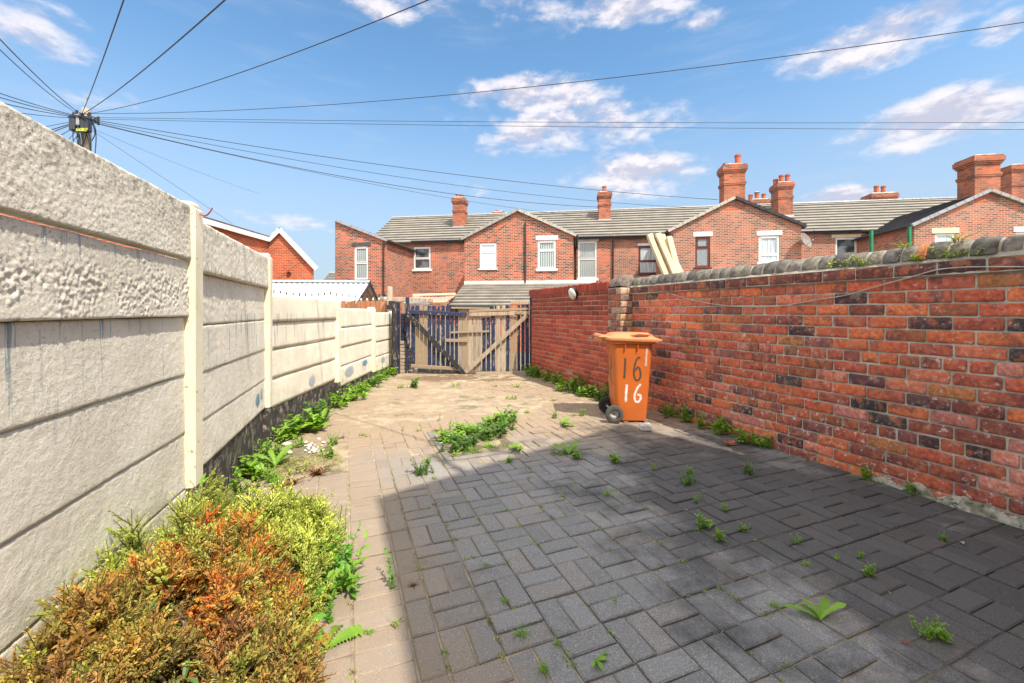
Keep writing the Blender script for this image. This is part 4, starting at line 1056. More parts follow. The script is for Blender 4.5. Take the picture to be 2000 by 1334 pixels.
for i in range(N):
    x0, x1 = i * 2.0 / N, (i + 1) * 2.0 / N; f = lambda j: .02 * (1 if j % 2 else -1)
    sg = lambda x: -.08 * math.sin(x / 2.0 * math.pi)
    k.quad((x0, 0, 1.72 + f(i)), (x1, 0, 1.72 + f(i + 1)), (x1, 1.3, 2.0 + f(i + 1) + sg(x1)), (x0, 1.3, 2.0 + f(i) + sg(x0)))
k.build('sheet', M_pink, cn)
k = MB(); k.bar((-.05, 1.3, 2.03), (2.0, 1.3, 2.07), .06, .09); k.bar((0, 0, 1.66), (2.0, 0, 1.70), .05, .08); k.build('beam', M_cream, cn)
for x in (.05, 1.95):
    for y in (0, 1.3): k = MB(); k.bar((x, y, 0), (x, y, 1.68 + .3 * (y > 0)), .07, .07); k.build('post', M_nat, cn)

# yard wall and alley boundary behind the gate
def plain_wall(name, label, a, b_, z, th, m, top=None):
    a = Vector(a); b_ = Vector(b_); r = thing(name, label, 'wall', tuple(a)); d = b_ - a; L = d.length; d.normalize(); n = Vector((d.y, -d.x, 0))
    M = Matrix(((d.x, -n.x, 0, 0), (d.y, -n.y, 0, 0), (0, 0, 1, 0), (0, 0, 0, 1)))
    k = MB(); k.box((0, 0, -.1), (L, th, z), M); k.build('brickwork', m, r, uv=True)
    if top is not None:
        k = MB(); s = 0
        while s < L: k.box((s + .004, -.012, z + .001), (min(s + .071, L), th + .012, z + .11), M, (1, 1, 1), .004); s += .075
        k.build('brick_on_edge_top', top, r)
plain_wall('yard_wall', 'bright orange brick yard wall with a brick on edge top seen over the right half of the gate', (-.05, 14.0, 0), (4.6, 13.4, 0), 1.50, .22, M_newb, M_newb)
plain_wall('alley_wall', 'low cement rendered yard wall across the alley behind the left half of the gate', (-5.2, 14.3, 0), (-.55, 13.95, 0), .80, .2, M_mortar_l)

# ------------------------------------------------------------------ new orange house on the left, and the roof beyond it
nh = thing('orange_brick_house', 'newer bright orange brick house with white bargeboards beyond the panel wall', 'house', (-11.5, 19.8, 0))
k = MB()
# gable wall faces the yard, wing wall runs towards the viewer
gx0, gx1, ax = -.60, 2.15, .60
z0e, zap, z1e = 4.66, 5.12, 3.36
k.add([(0, 0, -.3), (gx1, 0, -.3), (gx1, 0, z1e), (ax, 0, zap), (0, 0, z0e)], [(0, 1, 2, 3, 4)])
k.quad((-.25, -6.5, -.3), (0, -.0, -.3), (0, 0, z0e), (-.25, -6.5, z0e)); k.quad((gx1, 0, -.3), (gx1 - 4.2, 7, -.3), (gx1 - 4.2, 7, z1e), (gx1, 0, z1e))
k.quad((-6, -6.5, -.3), (-.25, -6.5, -.3), (-.25, -6.5, z0e), (-6, -6.5, z0e))
k.build('wall', M_newb, nh, uv=True)
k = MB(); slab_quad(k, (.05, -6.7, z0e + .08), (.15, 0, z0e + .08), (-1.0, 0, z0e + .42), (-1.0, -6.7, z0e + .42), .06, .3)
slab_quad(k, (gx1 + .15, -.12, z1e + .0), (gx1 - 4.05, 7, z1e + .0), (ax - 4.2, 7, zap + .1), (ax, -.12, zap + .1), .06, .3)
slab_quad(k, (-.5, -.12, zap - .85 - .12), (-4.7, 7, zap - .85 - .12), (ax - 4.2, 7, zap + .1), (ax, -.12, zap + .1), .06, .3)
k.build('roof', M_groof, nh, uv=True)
k = MB(); k.bar((.02, -6.7, z0e - .03), (.12, -.1, z0e - .03), .06, .20); k.bar((.10, -.10, z0e - .03), (ax, -.12, zap - .02), .06, .20, (0, 0, 1)); k.bar((ax, -.12, zap - .02), (gx1 + .2, -.12, z1e - .12), .06, .20)
k.build('bargeboard', M_upvc, nh)
k = MB(); M = Matrix.Translation((1.0, -.01, 3.05)) @ Matrix.Rotation(rad(90), 4, 'X'); k.lathe([(.05, 0), (.05, .06), (.10, .06), (.10, 0)], M, 14); k.build('flue', M_brown, nh)
br = thing('grey_roofed_house', 'house with a low grey tiled roof showing in the gap beyond the orange gable', 'house', (-15.0, 32, 0))
k = MB(); k.box((0, 0, -.3), (5.2, 6, 2.6)); k.build('wall', M_far, br, uv=True)
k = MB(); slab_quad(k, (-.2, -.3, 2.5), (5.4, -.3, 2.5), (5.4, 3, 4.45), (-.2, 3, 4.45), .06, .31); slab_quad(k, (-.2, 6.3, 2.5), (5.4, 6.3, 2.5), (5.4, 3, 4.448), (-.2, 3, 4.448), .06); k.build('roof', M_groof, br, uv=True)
k = MB(); k.tube([(-.2, 3, 4.46), (5.4, 3, 4.46)], .10); k.build('ridge', M_ridge, br)

# ------------------------------------------------------------------ shed with a corrugated roof, tent roof, fence, lights
sh = thing('garden_shed', 'brown timber garden shed with a white corrugated sheet roof behind the panel wall', 'shed', (-4.05, 10.7, 0), rad(4))
Ls, Ds, ze, zr = 3.0, 2.2, 1.50, 2.06
k = MB(); k.add([(0, 0, -.05), (0, Ds, -.05), (0, Ds, ze), (0, Ds / 2, zr), (0, 0, ze)], [(0, 1, 2, 3, 4)]); k.box((-Ls, .02, -.05), (-.02, Ds - .02, ze - .02))
k.build('wall', M_fence, sh)
k = MB(); N = 48
for side in (0, 1):
    for i in range(N):
        xa, xb = .12 - (Ls + .3) * i / N, .12 - (Ls + .3) * (i + 1) / N
        f = lambda j: .022 * math.sin(j * math.pi / 2 * 1.0)
        fa, fb = (.02 if i % 2 else -.02), (.02 if (i + 1) % 2 else -.02)
        ya, yb = (-.12, Ds / 2) if side == 0 else (Ds + .12, Ds / 2)
        k.quad((xa, ya, ze - .03 + fa), (xb, ya, ze - .03 + fb), (xb, yb, zr + .04 + fb), (xa, yb, zr + .04 + fa))
k.build('corrugated_roof', M_galv, sh)
k = MB(); k.add([(.14, Ds / 2 - .14, zr + .01), (.14, Ds / 2, zr + .085), (.14, Ds / 2 + .14, zr + .01), (-Ls - .2, Ds / 2 - .14, zr + .01), (-Ls - .2, Ds / 2, zr + .085), (-Ls - .2, Ds / 2 + .14, zr + .01)], [(0, 1, 4, 3), (1, 2, 5, 4)]); k.build('ridge_cap', M_lead, sh)
k = MB(); k.bar((.135, -.14, ze - .06), (.135, Ds / 2, zr + .0), .03, .07); k.bar((.135, Ds / 2, zr), (.135, Ds + .14, ze - .06), .03, .07); k.build('bargeboard', M_black, sh)
tn = thing('felt_roofed_shed', 'small shed with a sagging green felt roof left of the white corrugated roof', 'shed', (-5.5, 8.9, 0))
k = MB(); k.box((-1.6, 0, 0), (0, 1.5, 1.35)); k.build('wall', M_fence, tn)
k = MB(); slab_quad(k, (-1.7, -.1, 1.72), (.75, -.1, 1.36), (.75, 1.6, 1.36), (-1.7, 1.6, 1.72), .03); k.build('roof', M_tarp, tn)
sl = thing('string_lights', 'string of black capped glass bulbs hanging in front of the corrugated roof', 'string lights', tuple(at(535, 566, 9.6)))
p0 = at(535, 564, 9.6); pts = []
for i in range(19):
    t = i / 18; q = p0.lerp(at(752, 572, 10.0), t); q.z -= .05 * math.sin((t * 2 % 1) * math.pi); pts.append(q - p0)
k = MB(); k.tube(pts, .006, 5); k.build('cable', M_cable, sl)
for i, q in enumerate(pts):
    k = MB(); k.tube([q + Vector((0, 0, -.01)), q + Vector((0, 0, -.07))], .016, 8); soc = k.build('socket', M_black, sl)
    k = MB(); k.lathe([(.008, -.065), (.022, -.09), (.026, -.12), (.018, -.145), (.002, -.152)], Matrix.Translation(q), 10); k.build('bulb', M_bulb, soc, smooth=True)
fn = thing('timber_fence', 'brown vertical board fence showing over the far panels of the wall', 'fence', tuple(at(666, 608, 9.7)))
k = MB(); x0 = 0
i = 0
W_f = (772 - 666) / F * 9.7
while x0 < W_f:
    m = R.choice([(1, 1, 1), (.8, .8, .8), (1.25, 1.3, 1.3), (1.1, 1, .95)]); k.box((x0 + .003, .02 * (i % 2), -1.27), (min(x0 + .11, W_f), .02 * (i % 2) + .018, .24 + R.uniform(-.012, .006)), None, m); x0 += .113; i += 1
k.build('boards', M_fence, fn)
k = MB(); p = at(762, 560, 9.45); k.box((-.05, -.05, 0), (.05, .05, p.z), None, (1.4, 1.45, 1.5), .008); o = k.build('timber_post', M_grey, loc=(p.x, 9.45, 0)); tag(o, 'tall pale timber post standing beside the navy gate pier', 'post')
k = MB(); k.bar((0, 0, 0), (1.15, .6, -.02), .10, .11, bev=.01); q = at(742, 584, 10.1); o = k.build('timber_rail', M_grey, loc=tuple(q)); tag(o, 'grey weathered rail running back from the tall pale post', 'rail')
fl = thing('flood_light', 'small black flood light fixed beside the tall pale post', 'light', tuple(at(764, 592, 9.3)))
k = MB(); k.box((-.04, -.09, -.05), (.08, 0, .05), None, (1, 1, 1), .01); k.box((-.06, -.13, -.14), (.05, -.08, -.04), None, (1, 1, 1), .012); k.build('housing', M_black, fl)

# ------------------------------------------------------------------ gate
GY = 8.55; GS = F / GY
def G(cx, cy): return (740 + cx / 5.556 - 1000) / GS, CH + (HY - 560 - cy / 5.556) / GS
def gate_leaf(name, label, planks, extra, hx):
    t = thing('gate_leaf', label, 'gate', (hx, GY, 0)); 
    for (x0, x1, y0, y1, m) in planks:
        a, zt = G(x0, y0); b_, zb = G(x1, y1); k = MB(); tl = R.uniform(-.006, .006); zb = max(zb, .02)
        dy = R.uniform(-.004, .004); c = R.uniform(.8, 1.15)
        M = Matrix(((1, 0, tl, a - hx), (0, 1, 0, 0), (0, 0, 1, 0), (0, 0, 0, 1)))
        k.box((0, dy, zb), (b_ - a, dy + .02, zt + R.uniform(-.01, .01)), M, (c, c, c), .003); k.build('plank', {'b': M_navy, 'n': M_nat, 'g': M_grey, 'k': M_char}[m], t)
    for (nm, x0, y0, x1, y1, w, m, dy) in extra:
        a, za = G(x0, y0); b_, zb = G(x1, y1); k = MB(); k.bar((a - hx, dy, za), (b_ - hx, dy, zb), .035, w / 5.556 / GS, (0, 0, 1), (1, 1, 1), .005); k.build(nm, {'b': M_navy, 'n': M_nat, 'g': M_grey, 'k': M_char}[m], t)
    return t
gl = gate_leaf('gate_leaf', 'left leaf of the patched timber gate, mostly flaking navy planks with a dark diagonal brace',
    [(300, 338, 210, 640, 'b'), (348, 392, 205, 835, 'b'), (400, 437, 448, 842, 'n'), (447, 482, 208, 848, 'n'), (488, 524, 208, 852, 'n'), (530, 568, 212, 852, 'b'), (577, 614, 206, 855, 'b'), (626, 662, 206, 858, 'b'),
     (676, 716, 206, 862, 'b'), (727, 768, 208, 866, 'b'), (778, 814, 238, 870, 'b'), (824, 858, 238, 872, 'b'), (864, 905, 246, 925, 'g'), (911, 966, 240, 905, 'n'), (400, 437, 205, 440, 'b')],
    [('top_rail', 318, 272, 955, 302, 44, 'b', -.03), ('brace', 325, 300, 925, 935, 50, 'k', -.066), ('short_slat', 780, 497, 1200, 484, 20, 'n', -.03), ('short_slat', 718, 580, 965, 586, 34, 'n', -.028),
     ('bottom_rail', 350, 856, 850, 888, 34, 'n', -.026), ('bottom_rail', 425, 905, 935, 935, 42, 'k', -.03), ('top_slat', 785, 230, 1205, 236, 18, 'n', -.025)], G(300, 0)[0])
grl = gate_leaf('gate_leaf', 'right leaf of the patched timber gate, navy and bare planks with a pale diagonal brace',
    [(972, 1012, 300, 905, 'g'), (1022, 1060, 325, 912, 'g'), (1064, 1108, 325, 915, 'g'), (1120, 1158, 330, 915, 'b'), (1170, 1210, 330, 915, 'b'), (1222, 1262, 205, 915, 'b'), (1274, 1316, 205, 918, 'g'), (1330, 1372, 205, 918, 'g'),
     (1380, 1416, 200, 920, 'b'), (1424, 1454, 320, 920, 'n'), (1460, 1494, 318, 916, 'n'), (1502, 1535, 196, 914, 'b'), (1545, 1582, 196, 914, 'b'), (1590, 1632, 190, 920, 'b')],
    [('top_rail', 978, 302, 1630, 284, 40, 'g', -.03), ('top_slat', 980, 264, 1625, 242, 28, 'n', -.028), ('brace', 1605, 310, 945, 925, 44, 'g', -.066), ('bottom_rail', 1055, 944, 1635, 936, 40, 'g', -.03),
     ('hinge_block', 1485, 282, 1552, 284, 32, 'n', -.052), ('bottom_block', 940, 942, 1052, 944, 20, 'k', -.05)], G(1640, 0)[0])
def gpost(label, x0, x1, y0, y1, m, Y, rnd=False, nm='gate_post'):
    a, zt = G(x0, y0); b_, zb = G(x1, y1); k = MB(); w = b_ - a
    if rnd: k.tube([(0, 0, -.05), (0, 0, zt * .5), (0, 0, zt)], [w / 2 * 1.06, w / 2, w / 2 * .93], 12)
    else: k.box((-w / 2, 0, -.05), (w / 2, max(w, .06), zt), None, (1, 1, 1), .006)
    o = k.build(nm, m, loc=((a + b_) / 2, Y, 0)); tag(o, label, 'post'); return o
gpost('thick dark weathered timber post between the panel wall and the toothed pier', 152, 216, 165, 940, M_char, GY - .10, True)
gpost('narrow navy painted strip standing against the dark weathered post', 202, 226, 165, 400, M_navy, GY - .02, nm='navy_post')
gpost('navy painted post that carries the left gate leaf', 284, 318, 112, 650, M_navy, GY + .035)
gpost('slim navy gate post at the right end of the gate', 1636, 1656, 118, 960, M_navy, GY - .05)
gpost('pale flaking post between the gate and the smooth red wall', 1660, 1690, 92, 945, M_grey, GY + .02)
# toothed navy pier above a stepped pile of pale bricks
tp = thing('broken_brick_pier', 'broken brick pier, navy painted and toothed above, stepped pale bricks below', 'pier', (G(215, 0)[0], GY + .08, 0))
k = MB(); r = 0; z = .0
x_l = 0; 
while z < 1.2:
    cy = (HY - 560 - (z - CH) * GS) * 0 + (48 - (z - CH) * GS) * 5.556
    lower = cy > 590
    if lower:
        w = ((355 if cy > 680 else 300 if cy > 640 else 262) - 215) / 5.556 / GS; x = 0
        while x < w - .02:
            e = min(x + .215, w); k.box((x + .003, R.uniform(-.01, .01), z + .004), (e - .003, .22, z + .068), None, tuple(q * R.uniform(.85, 1.1) for q in (1, 1, 1)), .006); x = e
    z += .074
k.build('pale_bricks', worn('pale_soiled_brick', (.36, .27, .18), (.46, .37, .27), 8, .9, .5, 60, .004), tp)
k = MB(); z = .60; i = 0
while z < 1.17:
    w = (.12 if i % 2 else .085); k.box((0.01, .02, z + .004), (w, .2, z + .066), None, (1, 1, 1), .006); z += .07; i += 1
k.box((.0, .06, .58), (.06, .2, 1.17)); k.build('navy_bricks', M_navy, tp)
rz_ = MB(); N = 220; p0 = at(800, 594, GY + .15); p1 = at(838, 597, GY + .15); pts = []
for i in range(N): t = i / N; q = p0.lerp(p1, t) - p0; a = t * 13 * 2 * math.pi; pts.append(q + Vector((.03 * math.sin(a) + .02 * math.cos(a), .06 * math.sin(a), .055 * math.cos(a))))
rz_.tube(pts, .005, 5); o = rz_.build('coiled_wire', M_lead, loc=tuple(p0)); tag(o, 'loose coil of grey wire along the top of the left gate leaf', 'wire')

# ------------------------------------------------------------------ leaning timber beams, wall lamp, wires on the wall
for i, (tx, ty, bx, by, y0, lb) in enumerate([(1268, 458, 1298, 531, 6.75, 'leftmost sawn beam leaning behind the old brick wall'), (1284, 457, 1315, 529, 6.70, 'second sawn beam from the left behind the old brick wall'),
        (1292, 460, 1326, 528, 6.85, 'third sawn beam leaning behind the old brick wall, half covered by its neighbour'), (1306, 463, 1322, 527, 6.78, 'rightmost and steepest sawn beam behind the old brick wall')]):
    T = at(tx, ty, y0); Bq = at(bx, by, y0 - .12); d = (Bq - T); Bt = T + d * (T.z / -d.z); k = MB(); k.bar(Bt - T, (0, 0, 0), .085, .085, (0, -1, 0), (1, 1, 1), .006)
    o = k.build('timber_beam', M_beam, loc=tuple(T)); tag(o, lb, 'beam', 'timber beams leaning behind the wall')
def wallpt(px, py, off=.03):
    kx = (px - 1000) / F; n = NW; q = RS + n * off; Y = (q.x * n.x + q.y * n.y) / (kx * n.x + n.y); return Vector((kx * Y, Y, CH + (HY - py) / F * Y))
pts = [(1243, 572), (1250, 565), (1265, 561), (1282, 562), (1300, 570), (1330, 580), (1370, 590), (1410, 596), (1450, 599), (1500, 599), (1530, 597), (1560, 592), (1600, 585), (1650, 577), (1700, 563), (1750, 549), (1790, 538), (1830, 527), (1880, 522), (1940, 521), (2010, 521), (2100, 520)]
k = MB(); W3 = [wallpt(*p, .028 + .028 * min(1, max(0, (p[0] - 1650) / 150))) for p in pts]
# smooth through the points
def catmull(P, n=5):
    out = []
    for i in range(len(P) - 1):
        a = P[max(i - 1, 0)]; b_ = P[i]; c = P[i + 1]; d = P[min(i + 2, len(P) - 1)]
        for j in range(n):
            t = j / n; out.append(.5 * ((2 * b_) + (c - a) * t + (2 * a - 5 * b_ + 4 * c - d) * t * t + (3 * b_ - a - 3 * c + d) * t ** 3))
    return out + [P[-1]]
W3 = catmull(W3); k.tube([p - W3[0] for p in W3], .0045, 6); o = k.build('slack_cable', M_cablew, loc=tuple(W3[0])); tag(o, 'thin pale cable sagging along the old brick wall under its coping', 'cable')
lp = thing('wall_lamp', 'oval bulkhead lamp with a frosted cover on the smooth red wall', 'lamp', (1.085, 6.91, 1.53))
k = MB(); k.tube([Vector((0, 0, 0)), NW * .05 + Vector((0, 0, .01))], .045, 12); k.build('bracket', M_black, lp)
k = MB(); c = NW * .11 - E2 * .03 + Vector((0, 0, .03)); dr = (E2 * -.35 + NW * .8 + Vector((0, 0, -.45))).normalized(); sx = dr.cross(Vector((0, 0, 1))).normalized(); sy = sx.cross(dr)
M = Matrix(((sx.x, sy.x, dr.x, c.x), (sx.y, sy.y, dr.y, c.y), (sx.z, sy.z, dr.z, c.z), (0, 0, 0, 1)))
def oval(k, prof, n=20):
    k.loft([[M @ Vector((r * .62 * math.cos(2 * math.pi * i / n), r * math.sin(2 * math.pi * i / n), z)) for i in range(n)] for r, z in prof])
oval(k, [(.085, -.05), (.11, -.02), (.115, .01), (.105, .015)]); k.build('housing', M_black, lp, smooth=True)
k = MB(); oval(k, [(.104, .012), (.10, .035), (.07, .055), (.03, .062)]); k.build('cover', M_lens, lp, smooth=True)

# ------------------------------------------------------------------ wheelie bin
bn = thing('wheelie_bin', 'faded orange two wheeled bin painted 16 in front of the brick pillar', 'bin', (1.385, 4.99, 0), rad(-2))
def rrect(x0, x1, y0, y1, z, r=.05, n=5, zx=0.0):
    out = []
    for (cx, cy, a0) in ((x1 - r, y1 - r, 0), (x0 + r, y1 - r, 90), (x0 + r, y0 + r, 180), (x1 - r, y0 + r, 270)):
        for i in range(n): t = rad(a0 + 90 * i / (n - 1)); x = cx + r * math.cos(t); out.append(Vector((x, cy + r * math.sin(t), z + zx * (x - x0))))
    return out
k = MB(); k.loft([rrect(-.155, .165, -.185, .185, .02, .05), rrect(-.165, .17, -.19, .19, .06, .055), rrect(-.20, .185, -.195, .195, .25, .055), rrect(-.215, .20, -.205, .205, .50, .06), rrect(-.235, .225, -.22, .22, .85, .06), rrect(-.24, .232, -.225, .225, .925, .06)], True, False)
k.build('body', M_orange, bn, ang=35)
k = MB(); k.loft([rrect(-.25, .245, -.235, .235, .895, .06), rrect(-.262, .262, -.25, .25, .905, .06), rrect(-.262, .262, -.25, .25, .94, .06), rrect(-.24, .24, -.23, .23, .942, .06)], True, True)
for s in (-1, 1):
    for x in (-.09, .05): k.box((x - .004, s * .225 - .018, .83), (x + .004, s * .225 + .018, .90))
k.build('rim', M_orange, bn, ang=35)
k = MB(); k.loft([rrect(-.30, .315, -.265, .265, .940, .06, 5, -.035), rrect(-.305, .325, -.27, .27, .955, .06, 5, -.035), rrect(-.30, .32, -.268, .268, .972, .06, 5, -.035), rrect(-.24, .27, -.23, .23, .985, .07, 5, -.035),
    rrect(-.22, .22, -.20, .20, 1.010, .09, 5, -.01), rrect(-.17, .17, -.16, .16, 1.020, .08, 5, -.01)], True, True)
k.tube([(-.02, -.21, .995), (.06, -.235, 1.014), (.16, -.22, 1.008), (.22, -.15, .985)], .018, 8)
k.build('lid', M_lid, bn, smooth=False, ang=40)
k = MB(); k.tube([(-.36, -.20, .985), (-.36, .20, .985)], .017, 10)
k.bar((-.37, -.205, .985), (-.25, -.205, .955), .04, .045, bev=.01); k.bar((-.37, .205, .985), (-.25, .205, .955), .04, .045, bev=.01); k.box((-.385, -.235, .968), (-.30, .235, .990), None, (1, 1, 1), .008)
for i in range(4):
    y = -.19 + i * .105; M = Matrix.Translation((-.352 + .0 * i, y, .938)); k.lathe([(.002, -.035), (.020, -.012), (.026, .012), (.018, .034)], M, 10)
k.build('handle', M_lid, bn, ang=40)
for s in (-1, 1):
    wx, wy = -.215, s * .235; M = Matrix.Translation((wx, wy, .102)) @ Matrix.Rotation(rad(90 * s), 4, 'X')
    k = MB(); k.lathe([(.062, -.024), (.085, -.026), (.098, -.020), (.102, 0), (.098, .020), (.085, .026), (.062, .024), (.062, -.024)], M, 32); wl = k.build('wheel', M_rubber if s < 0 else M_rubberd, bn, ang=40)
    k = MB(); k.lathe([(.062, -.02), (.064, .021), (.058, .018), (.045, .010), (.030, .012), (.016, .018), (.014, .028), (.001, .030)], M, 28); k.build('hub', M_hub if s < 0 else M_rubberd, wl, ang=40)
k = MB(); k.tube([(-.215, -.21, .102), (-.215, .21, .102)], .012, 8); k.build('axle', M_lead, bn)
# brushed and sprayed house number, on the side and on the back
def side_y(z, x):    # side face of the body at this height
    zs = [.02, .06, .25, .50, .85, .925]; h = [.185, .19, .195, .205, .22, .225]
    return -np.interp(z, zs, h) - .0022
def rear_x(z, y): return np.interp(z, [.02, .06, .25, .5, .85, .925], [-.155, -.165, -.20, -.215, -.235, -.24]) - .0022
def stroke(k, pts, w, place, soft=False, n=6):
    P = catmull([Vector((p[0], p[1], 0)) for p in pts], n); L = len(P); M_ = 5
    vs = []; cs = []; fs = []
    for i, p in enumerate(P):
        d = (P[min(i + 1, L - 1)] - P[max(i - 1, 0)]).normalized(); s = Vector((-d.y, d.x, 0)); ww = w * (1 + .12 * math.sin(i * 1.3))
        for j in range(M_):
            f = (j / (M_ - 1) - .5) * 2; q = p + s * f * ww / 2; vs.append(place(q.x, q.y)); e = 1 - abs(f) ** 1.5; en = min(1, min(i, L - 1 - i) / 2.0) if soft else 1; cs.append((e * en, 0, 0, 1))
    for i in range(L - 1):
        for j in range(M_ - 1): fs.append((i * M_ + j, i * M_ + j + 1, (i + 1) * M_ + j + 1, (i + 1) * M_ + j))
    o = len(k.v); k.v += [tuple(v) for v in vs]; k.c += cs; k.f += [tuple(a + o for a in f) for f in fs]
PS = lambda x, z: (x, side_y(z, x), z); PR = lambda y, z: (rear_x(z, y), y, z)
k = MB(); stroke(k, [(-.088, .735), (-.090, .66), (-.094, .57), (-.098, .505)], .026, PS)
stroke(k, [(.080, .735), (.060, .745), (.035, .71), (.015, .63), (.012, .55), (.028, .495), (.060, .485), (.085, .53), (.080, .60), (.055, .635), (.030, .60)], .022, PS); k.build('number', M_inkb, bn)
k = MB(); stroke(k, [(-.068, .445), (-.073, .36), (-.080, .22)], .046, PS, True)
stroke(k, [(.095, .445), (.055, .40), (.022, .32), (.026, .255), (.058, .235), (.088, .27), (.080, .315), (.045, .315)], .040, PS, True); k.build('sprayed_number', M_inkw, bn)
k = MB(); stroke(k, [(.155, .86), (.152, .80), (.146, .72), (.143, .63)], .05, PS, True); k.build('paint_streak', mat('thin_white_spray', f_spray((.82, .72, .62), .3, 1.2, .7), .6), bn)
k = MB(); stroke(k, [(-.12, .75), (-.13, .70), (-.10, .62), (-.03, .58), (-.05, .50), (-.12, .42)], .024, PR); stroke(k, [(.10, .75), (.10, .60), (.10, .50)], .03, PR); k.build('rear_number', M_inkb, bn)
cs = MB(); cs.box((-.06, -.05, 0), (.06, .05, .07), None, (1, 1, 1), .012); q = ground(1262, 843); o = cs.build('stone_block', M_stone, loc=(q.x + .01, q.y + .05, 0)); tag(o, 'small pale stone block at the foot of the orange bin', 'stone')

# ------------------------------------------------------------------ telegraph pole and its wires
PX, PY = -14.2, 14.0; PT = 8.02
tp = thing('telegraph_pole', 'timber telegraph pole crowded with black cable boxes beyond the panel wall', 'pole', (PX, PY, 0))
k = MB(); k.tube([(0, 0, -.1), (0, 0, 4), (0, 0, PT)], [.17, .15, .125], 16); k.build('pole', M_polew, tp)
zc = lambda py: CH + (HY - py) / F * PY
for (dx, dy, py, w, h) in ((-.20, -.20, 246, .20, .50), (.20, -.20, 248, .26, .50), (-.38, .0, 245, .18, .42), (.0, -.22, 240, .10, .42)):
    k = MB(); z = zc(py); k.box((dx - w / 2, dy - .09, z - h / 2), (dx + w / 2, dy + .09, z + h / 2), None, (1, 1, 1), .025); k.box((dx - w / 2 - .012, dy - .10, z + h / 2 - .1), (dx + w / 2 + .012, dy + .10, z + h / 2 - .06), None, (1, 1, 1), .006); k.build('cable_box', M_box if dx != 0 else M_lead, tp)
k = MB()
for i in range(16):
    a = R.uniform(0, 6.28); z0_ = PT - R.uniform(.3, .5); z1_ = PT - R.uniform(1.2, 2.3); rr = R.uniform(.14, .30)
    P = [Vector((math.cos(a) * .15, math.sin(a) * .15, z0_)), Vector((math.cos(a + .4) * rr, math.sin(a + .4) * rr, z0_ - .3)), Vector((math.cos(a + .9) * rr, math.sin(a + .9) * rr, (z0_ + z1_) / 2)), Vector((math.cos(a + .3) * .15, math.sin(a + .3) * .15, z1_))]
    k.tube(catmull(P), .014, 5)
k.build('loose_cables', M_cable, tp)
k = MB()
for i in range(12):
    a = i * math.pi / 6; k.tube([(math.cos(a) * .12, math.sin(a) * .12, PT - .32 + .1 * (i % 2)), (math.cos(a) * .30, math.sin(a) * .30, PT - .36 + .1 * (i % 2))], .02, 6); k.tube([(math.cos(a) * .30, math.sin(a) * .30, PT - .42 + .1 * (i % 2)), (math.cos(a) * .30, math.sin(a) * .30, PT - .29 + .1 * (i % 2))], .035, 8)
k.build('wire_hooks', M_cable, tp)
k = MB(); k.tube(catmull([Vector((0, 0, PT)), Vector((0, 0, PT + .28)), Vector((.05, 0, PT + .38)), Vector((.10, 0, PT + .36))]), .014, 6); k.build('top_hook', M_lead, tp)
k = MB(); z = zc(262)
for i in range(4): k.box((.12 + R.uniform(-.12, .16), -.30 - .02 * i, z + R.uniform(-.06, .06)), (.12 + R.uniform(-.02, .22) + .04, -.29 - .02 * i, z + R.uniform(.0, .1)))
k.build('yellow_tag', worn('yellow_plastic', (.55, .55, .06), (.4, .42, .05), 6, .6), tp)
def wire(P0, Q, ext, sag, r, label, dest=None):
    P0 = Vector(P0); E = P0 + (Vector(Q) - P0) * ext; k = MB(); N = 40; pts = []
    for i in range(N + 1):
        t = i / N; q = P0.lerp(E, t) - P0; q.z -= sag * 4 * t * (1 - t); pts.append(q)
    k.tube(pts, r, 5); o = k.build('overhead_wire', M_cable, loc=tuple(P0)); tag(o, label, 'wire', 'overhead wires from the telegraph pole')
A = lambda py, dx=0.0: Vector((PX + dx, PY - .15, zc(py)))
r_ = .010
